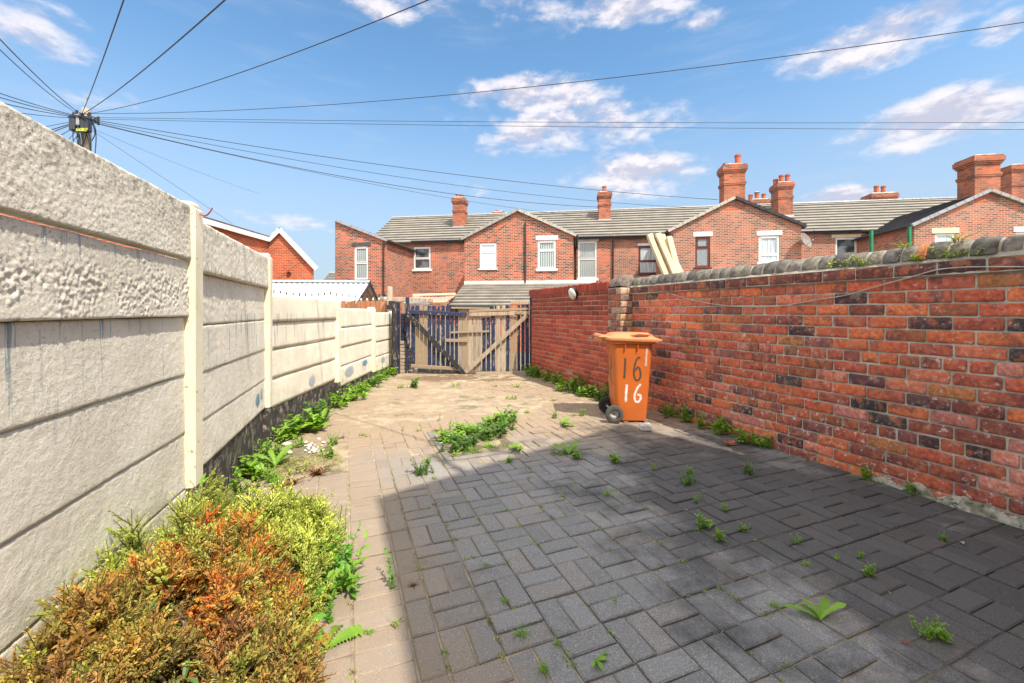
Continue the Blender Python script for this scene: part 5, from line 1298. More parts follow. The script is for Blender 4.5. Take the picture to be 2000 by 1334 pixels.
for (pz, px, py, d, ext, sag, lb, rr) in [
    (228, 235, 0, 6.0, 1.6, .15, 'overhead wire rising steepest from the pole to the top edge left of centre', .009),
    (228, 403, 0, 6.0, 1.6, .25, 'overhead wire rising from the pole to the second place along the top edge', .010),
    (228, 712, 0, 6.5, 1.5, .45, 'overhead wire rising from the pole to the top edge nearest the middle', .008),
    (226, 2000, 15, 7.2, 1.15, .55, 'long overhead wire climbing across the sky to the upper right edge', .008),
    (233, 2000, 233, 11.5, 1.3, .12, 'upper of the two level overhead wires crossing to the right edge', .007),
    (236, 2000, 247, 11.5, 1.3, .12, 'lower of the two level overhead wires crossing to the right edge', .007),
    (234, 1402, 390, 20.5, 1.0, .35, 'overhead wire sloping down from the pole to the tall gable chimney', .012),
    (236, 1330, 403, 22, 1.02, .5, 'overhead wire sloping down behind the one to the tall gable chimney', .010),
    (237, 1190, 405, 23, 1.0, .6, 'overhead wire sloping down to the middle roof chimney', .013),
    (239, 1030, 398, 24, 1.35, .45, 'lowest overhead wire sloping down across the middle roof', .009),
    (245, 388, 393, 16, 1.35, .0, 'thin overhead wire dropping steeply to the orange house', .006),
    (246, 440, 352, 20, 1.4, .1, 'very thin overhead wire dropping past the top of the orange house', .005),
    (228, 0, 55, 7.0, 1.6, .2, 'upper wire of the steep pair leaving the pole to the upper left', .010),
    (230, 0, 70, 7.0, 1.6, .25, 'lower wire of the steep pair leaving the pole to the upper left', .008),
    (232, 0, 158, 9.0, 3.0, .3, 'topmost of the fan of wires leaving the pole gently to the left', .010),
    (233, 0, 166, 9.0, 3.0, .3, 'second of the fan of wires leaving the pole gently to the left', .010),
    (234, 0, 176, 9.0, 3.0, .3, 'third of the fan of wires leaving the pole gently to the left', .010),
    (235, 0, 191, 9.0, 3.0, .3, 'lowest of the fan of wires leaving the pole gently to the left', .008),
    (238, 68, 250, 13.5, 8.0, .05, 'wire running down left from the pole, topmost of the low bundle', .008),
    (239, 82, 258, 13.5, 8.0, .05, 'wire running down left from the pole, second of the low bundle', .014),
    (240, 88, 262, 13.5, 8.0, .05, 'wire running down left from the pole, third of the low bundle', .013),
    (245, 108, 270, 13.5, 8.0, .0, 'wire running down left from the pole, fourth of the low bundle', .011),
    (250, 126, 280, 13.5, 8.0, .0, 'wire running down left from the pole, fifth of the low bundle', .009),
    (256, 136, 286, 13.5, 8.0, .0, 'wire running down left from the pole, lowest of the low bundle', .009)]:
    wire(A(pz), at(px, py, d), ext, sag, rr, lb)
# copper wire end sticking out of the first wall post
k = MB(); p = Vector((POSTS[2][0] + .04, POSTS[2][1], 1.80)); k.tube(catmull([Vector((0, 0, 0)), Vector((.04, 0, -.01)), Vector((.07, -.01, .005)), Vector((.085, -.01, .03))]), .004, 6); o = k.build('wire_end', M_pot, loc=tuple(p)); tag(o, 'short bent copper coloured wire sticking out of the nearest wall post', 'wire')

# ------------------------------------------------------------------ plants
def leaf_t(L, Wd, segs=4, droop=.3, fold=.25, prof=None, teeth=0.0):
    """one leaf along +x: midrib and two edges"""
    V = []; Fc = []; n = segs
    for i in range(n + 1):
        t = i / n; w = (prof(t) if prof else math.sin(math.pi * min(1, t * .92 + .08)) ** .8) * Wd / 2
        if teeth and 0 < i < n: w *= (1 + teeth if i % 2 else 1 - teeth)
        x = L * t; z = L * (.35 * t - droop * t * t); sw = (-.10 * L * teeth if (teeth and i % 2) else 0)
        V += [(x + sw, -w, z + w * fold), (x, 0, z), (x + sw, w, z + w * fold)]
    for i in range(n):
        a = i * 3; Fc += [(a, a + 1, a + 4, a + 3), (a + 1, a + 2, a + 5, a + 4)]
    return np.array(V, dtype=float), Fc
class Acc:
    def __init__(s): s.V = []; s.F = []; s.C = []; s.n = 0
    def add(s, V, Fc, M, col, shade=None):
        V = np.asarray(V); s.V.append(V @ M[:3, :3].T + M[:3, 3]); s.F += [tuple(i + s.n for i in f) for f in Fc]
        C = np.tile(np.array([*col, 1.0]), (len(V), 1)); s.C.append(C); s.n += len(V)
    def mesh(s, name, m, smooth=False):
        V = np.concatenate(s.V); C = np.concatenate(s.C); me = bpy.data.meshes.new(name); me.from_pydata(V.tolist(), [], s.F)
        ca = me.color_attributes.new('Col', 'FLOAT_COLOR', 'POINT'); ca.data.foreach_set('color', C.astype(np.float32).ravel()); me.materials.append(m)
        if smooth: me.polygons.foreach_set('use_smooth', [True] * len(me.polygons))
        return me
def xf(pos, az, el, roll=0.0, sc=1.0):
    M = Matrix.Translation(pos) @ Matrix.Rotation(az, 4, 'Z') @ Matrix.Rotation(-el, 4, 'Y') @ Matrix.Rotation(roll, 4, 'X') @ Matrix.Scale(sc, 4)
    return np.array(M)
def vcol(base, r, amt=.2):
    m = r.uniform(1 - amt, 1 + amt); return (base[0] * m * r.uniform(.92, 1.08), base[1] * m, base[2] * m * r.uniform(.85, 1.15))
G_BR = (.20, .36, .035); G_MID = (.13, .25, .045); G_DK = (.08, .17, .03); G_YEL = (.34, .42, .07); G_RED = (.26, .09, .045); G_BLUE = (.12, .20, .08)
def p_rosette(seed, n=11, L=.16, Wd=.040, col=G_BR, teeth=.22, segs=13, el=(.25, .9)):
    r = random.Random(seed); A_ = Acc(); prof = lambda t: (.25 + .95 * t) * (1 - max(0, (t - .78) / .24) ** 2) if t < 1 else .02
    for i in range(n):
        l = L * r.uniform(.55, 1.1); V, Fc = leaf_t(l, Wd * r.uniform(.7, 1.15), segs, r.uniform(.45, .9), .2, prof, teeth)
        A_.add(V, Fc, xf((0, 0, .004), i * 2 * math.pi / n * 1.0 + r.uniform(-.35, .35) + (3 if i > n / 2 else 0), r.uniform(*el), r.uniform(-.4, .4)), vcol(col, r))
    return A_
def p_tuft(seed, n=34, L=.10, Wd=.006, col=G_BR, spread=.03):
    r = random.Random(seed); A_ = Acc()
    for i in range(n):
        l = L * r.uniform(.4, 1.15); V, Fc = leaf_t(l, Wd * r.uniform(.7, 1.4), 4, r.uniform(.2, .9), .3, lambda t: (1 - t) ** .6 + .03)
        A_.add(V, Fc, xf((r.gauss(0, spread / 2), r.gauss(0, spread / 2), -.004), r.uniform(0, 6.28), r.uniform(.35, 1.35), r.uniform(-.5, .5)), vcol(col, r, .3))
    return A_
def p_leafy(seed, stems=7, h=.16, L=.045, Wd=.02, col=G_BR, nl=9, spread=.06, lean=.5, teeth=0.0, segs=3):
    r = random.Random(seed); A_ = Acc()
    for s_ in range(stems):
        az = r.uniform(0, 6.28); hh = h * r.uniform(.5, 1.1); b0 = Vector((r.gauss(0, spread / 2), r.gauss(0, spread / 2), -.004)); ln = lean * r.uniform(.2, 1.2)
        P = []; 
        for i in range(nl + 1):
            t = i / nl; P.append(b0 + Vector((math.cos(az) * ln * hh * t * t, math.sin(az) * ln * hh * t * t, hh * t * (1 - .12 * t))))
        k = MB(); k.tube(P, [.0022 * (1 - .6 * i / nl) for i in range(nl + 1)], 4); A_.add(np.array(k.v), k.f, np.eye(4), vcol((.12, .16, .04), r))
        for i in range(1, nl + 1):
            for q in range(2):
                l = L * r.uniform(.6, 1.15) * (1.15 - .55 * i / nl); V, Fc = leaf_t(l, Wd * l / L * r.uniform(.8, 1.2), segs, r.uniform(.2, .7), .25, None, teeth)
                A_.add(V, Fc, xf(P[i], r.uniform(0, 6.28), r.uniform(.0, .8), r.uniform(-.4, .4)), vcol(col, r))
    return A_
def p_feather(seed, stems=9, h=.14, col=G_MID, spread=.07):
    r = random.Random(seed); A_ = Acc(); V0, F0 = leaf_t(.022, .007, 2, .3, .2)
    for s_ in range(stems):
        az = r.uniform(0, 6.28); hh = h * r.uniform(.5, 1.1); ln = r.uniform(.2, 1.0); b0 = Vector((r.gauss(0, spread / 2), r.gauss(0, spread / 2), -.004)); nl = 11; c = vcol(col, r, .25)
        for i in range(nl):
            t = (i + .5) / nl; p = b0 + Vector((math.cos(az) * ln * hh * t * t, math.sin(az) * ln * hh * t * t, hh * t))
            for q in range(7):
                A_.add(V0, F0, xf(p, r.uniform(0, 6.28), r.uniform(-.1, .9), r.uniform(-.5, .5), r.uniform(.6, 1.5) * (1.2 - .5 * t)), vcol(c, r, .15))
    return A_
def p_moss(seed, n=60, sp=.05, col=G_YEL, h=.012):
    r = random.Random(seed); A_ = Acc(); V0, F0 = leaf_t(.012, .006, 2, .3, .2)
    for i in range(n): A_.add(V0, F0, xf((r.gauss(0, sp / 2), r.gauss(0, sp / 2), r.uniform(0, h)), r.uniform(0, 6.28), r.uniform(0, 1.3), r.uniform(-.5, .5), r.uniform(.6, 1.3)), vcol(col, r, .3))
    return A_
PM = {}
for i in range(3):
    PM['rosette', i] = p_rosette(100 + i).mesh('weed_leaves', M_leaf)
    PM['sprout', i] = p_rosette(150 + i, 6, .15, .038, G_BR, .14, 9, (.15, .7)).mesh('weed_leaves', M_leaf)
    PM['tuft', i] = p_tuft(200 + i).mesh('weed_leaves', M_leaf)
    PM['leafy', i] = p_leafy(300 + i).mesh('weed_leaves', M_leaf)
    PM['broad', i] = p_leafy(400 + i, 9, .14, .075, .034, G_BR, 5, .08, .6, .18, 6).mesh('weed_leaves', M_leaf)
    PM['feather', i] = p_feather(500 + i).mesh('weed_leaves', M_leaf)
    PM['yellow', i] = p_leafy(600 + i, 8, .07, .022, .009, G_YEL, 6, .06, 1.2).mesh('weed_leaves', M_leaf)
    PM['red', i] = p_leafy(700 + i, 14, .05, .018, .009, G_RED, 6, .015, 2.6).mesh('weed_leaves', M_leaf)
    PM['stalk', i] = p_leafy(800 + i, 2, .30, .035, .010, G_MID, 14, .02, .15).mesh('weed_leaves', M_leaf)
WEEDN = {'sprout': 'dandelion', 'rosette': 'dandelion', 'tuft': 'grass_tuft', 'leafy': 'leafy_weed', 'broad': 'broad_leaved_weed', 'feather': 'feathery_weed', 'yellow': 'yellow_green_weed', 'red': 'stonecrop', 'stalk': 'tall_weed'}
wi = 0
def weed(px, py, kind, sc, label, z=0.0, pos=None, cat='weed', grp='weeds growing out of the paving'):
    global wi
    p = pos if pos is not None else ground(px, py, z); o = bpy.data.objects.new(WEEDN[kind], PM[kind, wi % 3]); wi += 1; COL.objects.link(o)
    o.location = p; o.rotation_euler = (0, 0, R.uniform(0, 6.28)); o.scale = (sc, sc, sc * R.uniform(.85, 1.15)); tag(o, label, cat, grp); return o
WL_ = [
 # weeds in the joints of the shaded paving
 (1188, 968, 'tuft', .8, 'small grass clump right of the middle of the shaded paving, just below the light edge'), (1200, 903, 'broad', .7, 'leafy sprig where the shadow edge meets the paving right of the weedy gap'),
 (1278, 917, 'leafy', .45, 'tiny green sprig alone in the shaded paving below the bin'), (1346, 925, 'leafy', .5, 'tiny sprig nearest above the feathery seedling in the shaded paving'), (1344, 945, 'feather', .8, 'feathery pale seedling above the tall weed in the shaded paving'),
 (1374, 975, 'stalk', .5, 'thin yellowish stalk right above the tall weed in the shaded paving'), (1358, 980, 'leafy', .35, 'tiny sprig left of the thin yellowish stalk'), (1368, 1035, 'stalk', .75, 'tall grey green weed standing in the middle of the shaded paving'),
 (1376, 1030, 'broad', .55, 'broad leaved weed at the foot of the tall grey green weed'), (1402, 1055, 'leafy', .6, 'bright low weed just right of and below the tall grey green weed'), (1416, 998, 'leafy', .4, 'small sprig right of the tall grey green weed'),
 (1452, 1038, 'leafy', .4, 'small dark green sprig at a joint right of the bright low weed'), (1464, 925, 'feather', .75, 'upright bright green seedling near the foot of the brick wall shadow'), (1510, 1185, 'tuft', .55, 'grass sprig left of the lone dandelion'),
 (1602, 1212, 'sprout', 1.05, 'lone dandelion with long toothed leaves in the shaded paving at the lower right'), (1700, 1125, 'leafy', .5, 'narrow leaved seedling between the lone dandelion and the brick wall'), (1573, 1103, 'tuft', .5, 'short grass clump above the lone dandelion'),
 (1558, 1062, 'leafy', .4, 'dark seedling above the short grass clump in the shaded paving'), (1634, 1092, 'tuft', .4, 'short mossy clump in a joint towards the brick wall'), (1682, 1090, 'leafy', .3, 'tiny bright sprig in a joint near the narrow leaved seedling'),
 (1808, 1243, 'leafy', .5, 'left of two small clover like sprigs near the bottom right corner'), (1838, 1245, 'leafy', .6, 'right of two small clover like sprigs near the bottom right corner'), (1840, 1055, 'leafy', .35, 'pale tiny sprig farthest right in the shaded paving'),
 (1163, 1293, 'sprout', .5, 'small five leaved seedling near the bottom edge in the shade'), (1063, 1312, 'tuft', .6, 'dense mossy grass clump at the very bottom edge'), (1020, 1240, 'tuft', .65, 'grass clump in the long joint just inside the shade'),
 (1202, 1180, 'tuft', .5, 'grass clump in the middle of the nearest shaded blocks'), (1086, 1258, 'tuft', .38, 'very small grass clump right of the long joint'), (985, 1175, 'tuft', .5, 'grass clump in the long joint, second from the bottom'), (950, 1105, 'tuft', .4, 'grass clump in the long joint, third from the bottom'),
 # sunlit side
 (832, 925, 'feather', 1.25, 'bushy dark green weed in the sunlit paving above the shadow corner'), (795, 925, 'stalk', .3, 'thin upright sprig left of the bushy dark green weed'), (850, 935, 'yellow', .6, 'yellowing sprig right of the bushy dark green weed'),
 (1018, 880, 'rosette', .8, 'flat rosette right of the weedy gap on the shadow of the aerial'), (990, 900, 'rosette', .6, 'small rosette just in front of the weedy gap'), (1110, 888, 'rosette', .95, 'bright dandelion at the edge of the big shadow'), (1085, 888, 'yellow', .9, 'yellow green weed left of the bright dandelion'), (1128, 895, 'broad', .5, 'small weed right of the bright dandelion'),
 (1098, 832, 'rosette', .85, 'rosette between the weedy gap and the bin'), (1030, 806, 'tuft', .7, 'grass sprig at the cross course above the weedy gap'), (1138, 812, 'leafy', .55, 'sprig just left of the bin wheels, farther one'), (1120, 812, 'yellow', .7, 'yellow green sprig left of the bin wheels, nearer one'), (1083, 817, 'leafy', .5, 'sprig at the cross course left of the yellow green sprig'),
 (785, 758, 'yellow', 1.3, 'low yellow green clump in front of the left gate leaf'), (810, 757, 'feather', 1.25, 'green clump right of the low yellow green clump before the left gate leaf'), (893, 755, 'yellow', 1.3, 'yellow green clump on the brown stain before the gate'), (972, 736, 'stalk', .5, 'thin yellow sprig at the foot of the right gate leaf'),
 (1010, 757, 'yellow', 1.3, 'low yellow green clump before the right gate leaf'), (1000, 779, 'yellow', 1.2, 'flat yellow green clump in the sandy paving left of the smooth wall'), (1083, 783, 'yellow', .9, 'yellow green clump beside the shadow of the pillar'), (967, 755, 'yellow', .8, 'faint yellow green sprig in the sandy paving before the gate'),
 (955, 745, 'tuft', .6, 'faint grass sprig before the middle of the gate'), (858, 822, 'stalk', .45, 'thin grassy stalks behind the weedy gap'), (788, 842, 'stalk', .35, 'thin sprig in the cross course left of the weedy gap'), (820, 842, 'yellow', .6, 'sprig in the cross course just left of the weedy gap'), (708, 852, 'yellow', .7, 'sprig at the left end of the cross course'),
 (806, 720, 'broad', 1.3, 'bright leafy weed at the foot of the pale brick steps of the pier'), (783, 728, 'yellow', 1.0, 'small weed by the foot of the dark weathered gate post'), (775, 1220, 'yellow', .55, 'yellow green clump in the sunlit strip beside the shadow'), (722, 1236, 'tuft', .4, 'pale clump beside the dandelions under the shrubs'), (808, 1145, 'red', .5, 'dry reddish sprig on the edge of the shadow'),
]
for w in WL_: weed(w[0], w[1], w[2], w[3] * (.8 if w[1] > 895 else 1.1), w[4])
# weedy gap in the middle: dense feathery and broad plants
gapn = ['front left corner', 'left edge', 'back left corner', 'front edge', 'middle', 'back edge', 'front right', 'right of the middle', 'back right corner']
i = 0
for (a, b_, kd, sc, lb) in [(.92, 3.75, 'feather', 1.2, 'green weed at the left edge of the middle gap, second from the front'), (.95, 4.05, 'broad', 1.2, 'broad leaved weed half way along the left edge of the middle gap'), (1.0, 4.32, 'stalk', .7, 'tallest leafy weed at the back left of the middle gap'),
        (1.10, 3.90, 'feather', 1.5, 'dense feathery weed in the middle of the middle gap'), (1.14, 4.20, 'broad', 1.3, 'broad leaved weed at the back of the middle gap'), (1.30, 4.02, 'feather', 1.4, 'feathery weed right of the centre of the middle gap'),
        (1.30, 4.30, 'rosette', 1.3, 'spiky rosette at the back of the middle gap'), (1.48, 4.16, 'feather', 1.5, 'feathery weed at the right edge of the middle gap'), (1.50, 4.42, 'broad', 1.2, 'broad leaved weed at the back right corner of the middle gap'),
        (1.05, 3.68, 'tuft', 1.2, 'grass clump at the front of the middle gap'), (1.22, 3.74, 'tuft', 1.0, 'grass clump at the front right of the middle gap'), (1.68, 4.50, 'feather', 1.4, 'feathery weed outside the back right corner of the middle gap'), (1.80, 4.58, 'stalk', .5, 'pale upright weed between the middle gap and the bin'),
        (1.62, 4.35, 'leafy', 1.2, 'low leafy weed right of the middle gap'), (.90, 4.42, 'red', .9, 'reddish brown weed at the back left corner of the middle gap'), (.90, 3.60, 'yellow', 1.1, 'yellow green clump at the front left corner of the middle gap')]:
    o_ = weed(0, 0, kd, sc * 1.15, lb, pos=to_w(a * 1.06 - .03, b_), grp='weeds filling the middle gap'); o_.scale.z *= .62
for (a, b_, kd, sc, lb) in [(-.52, 3.88, 'rosette', 1.25, 'large spiky rosette at the left of the left gap'), (-.34, 3.74, 'yellow', 1.3, 'yellow green weed at the front of the left gap'), (-.66, 3.78, 'broad', .9, 'leafy weed at the front left corner of the left gap'), (-.12, 3.98, 'leafy', .8, 'sprig at the right edge of the left gap'),
        (-.20, 3.60, 'red', 1.6, 'right patch of dark red stonecrop in front of the left gap'), (-.36, 3.46, 'red', 1.5, 'nearer patch of dark red stonecrop in front of the left gap'), (-.40, 4.40, 'leafy', .8, 'low weed at the back of the left gap'), (-.10, 4.36, 'leafy', .7, 'sprig at the back right corner of the left gap'), (-.62, 3.5, 'red', .9, 'leftmost small patch of red stonecrop before the left gap'),
        (-.02, 4.5, 'red', .8, 'rusty stonecrop patch at the left end of the cross course'), (-.50, 3.60, 'leafy', .8, 'small sprig between the spiky rosette and the red stonecrop')]:
    weed(0, 0, kd, sc, lb, pos=to_w(a, b_), grp='weeds filling the left gap')
# along the foot of the panel wall
for (y, off, kd, sc, lb) in [(2.55, .10, 'broad', 1.0, 'weed at the wall foot just beyond the nearest wall post'), (2.85, .10, 'leafy', 1.2, 'second weed along the foot of the second wall bay'), (3.2, .10, 'broad', 1.2, 'leafy weed at the middle of the second wall bay'), (3.55, .10, 'leafy', 1.3, 'weed at the far end of the second wall bay'), (3.72, .16, 'leafy', .9, 'low weed before the second post'),
        (4.15, .14, 'broad', 1.5, 'leafy weed just beyond the second wall post'), (4.45, .20, 'broad', 2.0, 'largest leafy weed, in the middle of the third wall bay'), (4.75, .20, 'feather', 2.2, 'tall feathery weed beside the largest leafy weed'), (5.1, .14, 'stalk', 1.0, 'grey green stalky weed in the third wall bay'), (5.55, .16, 'broad', 1.6, 'leafy weed just before the third wall post'),
        (6.0, .18, 'broad', 1.5, 'bright weed just beyond the third wall post'), (6.3, .16, 'leafy', 1.6, 'bright weed second beyond the third wall post'), (6.65, .15, 'broad', 1.4, 'low bright weed in the middle of the fourth wall bay'), (7.05, .14, 'feather', 1.6, 'feathery weed in the fourth wall bay'), (7.35, .13, 'broad', 1.4, 'weed just before the fourth wall post'),
        (7.75, .12, 'leafy', 1.4, 'weed at the start of the last wall bay'), (8.05, .12, 'leafy', 1.5, 'weed in the middle of the last wall bay'), (8.35, .12, 'broad', 1.4, 'weed at the gate end of the panel wall'), (3.0, .30, 'leafy', .7, 'small sprig away from the wall in the second bay'), (2.45, .32, 'leafy', .8, 'sprig between the golden shrub and the wall plinth')]:
    weed(0, 0, kd, sc, lb, pos=Vector((left_x(y) + off, y, 0)), grp='weeds along the foot of the panel wall')
# along the brick walls
for (s, off, kd, sc, lb) in [(2.75, .05, 'leafy', .6, 'small weed at the brick wall foot nearest the viewer'), (3.02, .06, 'leafy', .7, 'second small weed at the brick wall foot'), (3.95, .14, 'broad', 1.0, 'bright leafy weed at the brick wall foot beside the brick fragment'), (3.80, .08, 'leafy', 1.0, 'low weed spreading at the brick wall foot'), (4.25, .10, 'broad', 1.2, 'upright leafy weed at the brick wall foot'),
        (4.5, .12, 'leafy', 1.3, 'spreading weed along the brick wall foot right of the bin'), (4.8, .10, 'leafy', 1.3, 'weed along the brick wall foot nearest the right of the bin'), (5.05, .10, 'leafy', 1.2, 'weed at the wall foot just behind the bin')]:
    weed(0, 0, kd, sc, lb, pos=RS + E2 * s + NW * off, grp='weeds along the foot of the brick walls')
for (s, off, kd, sc, lb) in [(.25, .12, 'feather', 1.9, 'dark weed behind the bin at the foot of the pillar'), (.55, .18, 'broad', 1.5, 'leafy weed just left of the bin wheels'), (.85, .16, 'feather', 2.0, 'dark feathery weed against the smooth wall'), (1.15, .20, 'broad', 1.8, 'largest dark weed against the smooth wall'), (1.45, .15, 'stalk', 1.1, 'tall pale seeding weed against the smooth wall'),
        (1.75, .12, 'leafy', 1.7, 'low weed at the middle of the smooth wall'), (2.1, .12, 'leafy', 1.8, 'low weed towards the gate end of the smooth wall'), (2.5, .12, 'feather', 1.9, 'weed at the gate end of the smooth wall'), (2.75, .14, 'broad', 1.6, 'weed at the foot of the slim navy gate post'), (2.3, .35, 'stalk', .8, 'thin dry stalk standing off the smooth wall near the gate')]:
    weed(0, 0, kd, sc, lb, pos=S2 + E2 * s + NW * off, grp='weeds along the foot of the brick walls')
# on top of the coping
for (px, py, kd, sc, lb) in [(1642, 512, 'yellow', 1.3, 'leftmost big yellow green tuft hanging over the wall top'), (1665, 503, 'yellow', 1.2, 'second yellow green tuft on the wall top'), (1712, 500, 'yellow', 1.0, 'yellow green tuft right of the second on the wall top'), (1696, 488, 'yellow', .9, 'tuft on the curved coping above the yellow green tufts'),
        (1768, 496, 'yellow', .8, 'fifth tuft in the ledge of the wall top'), (1798, 492, 'yellow', 1.2, 'taller tuft before the orange coping stone'), (1836, 496, 'yellow', .9, 'tuft below the orange coping stone'), (1866, 492, 'yellow', 1.2, 'bright tuft on the ledge right of the orange coping stone'), (1868, 472, 'yellow', .8, 'tuft on the coping above the ledge'), (1905, 466, 'yellow', .9, 'rightmost tuft on the coping'),
        (1778, 470, 'yellow', .6, 'tuft peeping over the coping from behind'), (1388, 530, 'yellow', .6, 'lone tuft half way along the coping'), (1245, 548, 'yellow', .9, 'tuft at the pillar end of the coping')]:
    p = wallpt(px, py, .01); p.z = 1.62 if sc != .8 else 1.72
    weed(0, 0, kd, sc * 1.15, lb, pos=p, grp='tufts growing on the wall top')
# orange patched coping unit
k = MB(); p = wallpt(1815, 472, -.085); N_ = 8
rings = [[p * 1 + E2 * ds - p + NW * (math.cos(math.pi * i / 12) * r0) + Vector((0, 0, 1.625 - 0 + math.sin(math.pi * i / 12) * r0)) for i in range(13)] for ds, r0 in ((-.03, .112), (-.025, .122), (.02, .123), (.028, .112))]
k.loft(rings); k.build('orange_coping_unit', M_pot, rw, loc=(p.x - rw.location.x, p.y - rw.location.y, 0))
# moss and fine growth in the joints, and the mat over the left gap
A_ = Acc(); r = random.Random(5); V0, F0 = leaf_t(.012, .006, 2, .3, .2)
def mosspatch(p, n, sp, col, h=.010, el=0.0):
    for i in range(n):
        q = Vector((p[0] + r.gauss(0, sp[0] / 2), p[1] + r.gauss(0, sp[1] / 2), -.005 + r.uniform(0, h)))
        A_.add(V0, F0, xf(q, r.uniform(0, 6.28), r.uniform(0, 1.3), r.uniform(-.5, .5), r.uniform(.45, 1.1)), vcol(col, r, .3))
for i in range(150):        # along the joint lines of the weave
    c = .345 + .21 * r.choice([0, 0, 0, 1, 1, 2, 2, 3, 4, 5, 6, 7]); d = r.uniform(.9, 3.6)
    if r.random() < .45: c, d = .345 + r.uniform(0, 1.9), 4.60 - .21 * r.randint(5, 17)
    w = to_w(c, d); mosspatch(w, r.randint(5, 26), (.022, .022), r.choice([G_YEL, G_BR, (.2, .2, .05)]), .007)
for i in range(40):
    c = .03 - .21 * r.choice([0, 1, 2, 3]); w = to_w(c, r.uniform(1.2, 3.5)); mosspatch(w, r.randint(4, 14), (.02, .02), r.choice([G_YEL, (.22, .2, .06)]), .006)
for i in range(260):
    a, b_ = r.uniform(-.70, -.04), r.uniform(3.63, 4.0) + r.random() * r.random() * .4; w = to_w(a, b_); mosspatch(w, 16, (.05, .05), r.choice([G_YEL, (.28, .28, .06), (.20, .25, .05), (.30, .22, .07)]), .02)
for i in range(90):
    a, b_ = r.uniform(.9, 1.55), r.uniform(3.6, 4.45); w = to_w(a, b_); mosspatch(w, 12, (.06, .06), r.choice([G_BR, G_MID, G_YEL]), .03)
for i in range(60): y = r.uniform(2.4, 8.4); mosspatch((left_x(y) + r.uniform(.06, .35), y), 10, (.06, .06), r.choice([G_BR, G_MID]), .03)
for i in range(60): p = (RS + E2 * r.uniform(2.2, 5.7) + NW * r.uniform(.02, .16)); mosspatch(p, 12, (.05, .05), r.choice([G_MID, G_DK]), .02)
for i in range(50): p = (S2 + E2 * r.uniform(.2, 2.7) + NW * r.uniform(.03, .3)); mosspatch(p, 12, (.07, .07), r.choice([G_MID, G_DK, G_BR]), .04)
me = A_.mesh('moss', M_leaf); o = bpy.data.objects.new('moss', me); COL.objects.link(o); tag(o, 'moss and fine seedlings in the joints of the paving and along the wall feet', 'moss', None, 'stuff')
# white stones and litter
def pebble(p, s, label, grp=None, m=None):
    k = MB(); rs = []
    for j, t in enumerate((.0, .35, .75, 1.0)):
        rr_ = s * (math.sin(math.pi * (t * .9 + .05))); rs.append([Vector((math.cos(a) * rr_ * 1.5 * (1 + .15 * mnoise.noise((a, p.x * 9, 0))), math.sin(a) * rr_, s * t * 1.1)) for a in [2 * math.pi * i / 9 for i in range(9)]])
    k.loft(rs); o = k.build('white_stone', m or M_stone, loc=tuple(p), smooth=True); o.rotation_euler = (0, 0, R.uniform(0, 6)); tag(o, label, 'stone', grp)
for (px, py, s, lb) in [(560, 871, .035, 'oval white stone at the upper left of the left gap'), (566, 886, .024, 'small white stone beside the spiky rosette'), (597, 866, .022, 'white stone at the back of the left gap'), (603, 872, .02, 'white stone in the middle of the white heap')]:
    pebble(ground(px, py), s, lb, 'white stones in the left gap')
for i in range(24):
    q = ground(610 + R.gauss(0, 10), 876 + R.gauss(0, 7)); pebble(q, R.uniform(.008, .02), 'white chipping in the pale heap of the left gap', 'white chippings in the left gap')
for i in range(16):
    q = ground(893 + R.gauss(0, 16), 857 + R.gauss(0, 7)); q.z = .01; pebble(q, R.uniform(.008, .018), 'white chipping lying among the weeds of the middle gap', 'white chippings in the middle gap')
k = MB(); k.box((-.05, -.03, 0), (.05, .03, .03), None, (.4, .1, .04), .006); q = ground(1426, 868); o = k.build('brick_fragment', M_brick, loc=tuple(q)); tag(o, 'orange brick fragment lying among weeds at the wall foot', 'brick')
# leaves lying about
def litter(px, py, col, s, label):
    V, Fc = leaf_t(s, s * .4, 3, .2, .4); A2 = Acc(); A2.add(V, Fc, np.eye(4), col); o = bpy.data.objects.new('fallen_leaf', A2.mesh('fallen_leaf', M_leaf)); COL.objects.link(o); o.location = ground(px, py, .004); o.rotation_euler = (0, 0, R.uniform(0, 6)); tag(o, label, 'leaf')
litter(1758, 1251, (.25, .06, .03), .035, 'curled red brown leaf on the shaded blocks at the lower right'); litter(1812, 1175, (.30, .09, .05), .02, 'tiny red leaf on the blocks above the curled brown leaf'); litter(1735, 1155, (.4, .28, .15), .022, 'tan leaf in a joint near the narrow leaved seedling'); litter(1875, 1057, (.6, .58, .5), .05, 'pale dry leaf on the dark blocks near the brick wall'); litter(560, 1318, (.62, .50, .03), .09, 'yellow dock leaf at the bottom edge under the shrubs')

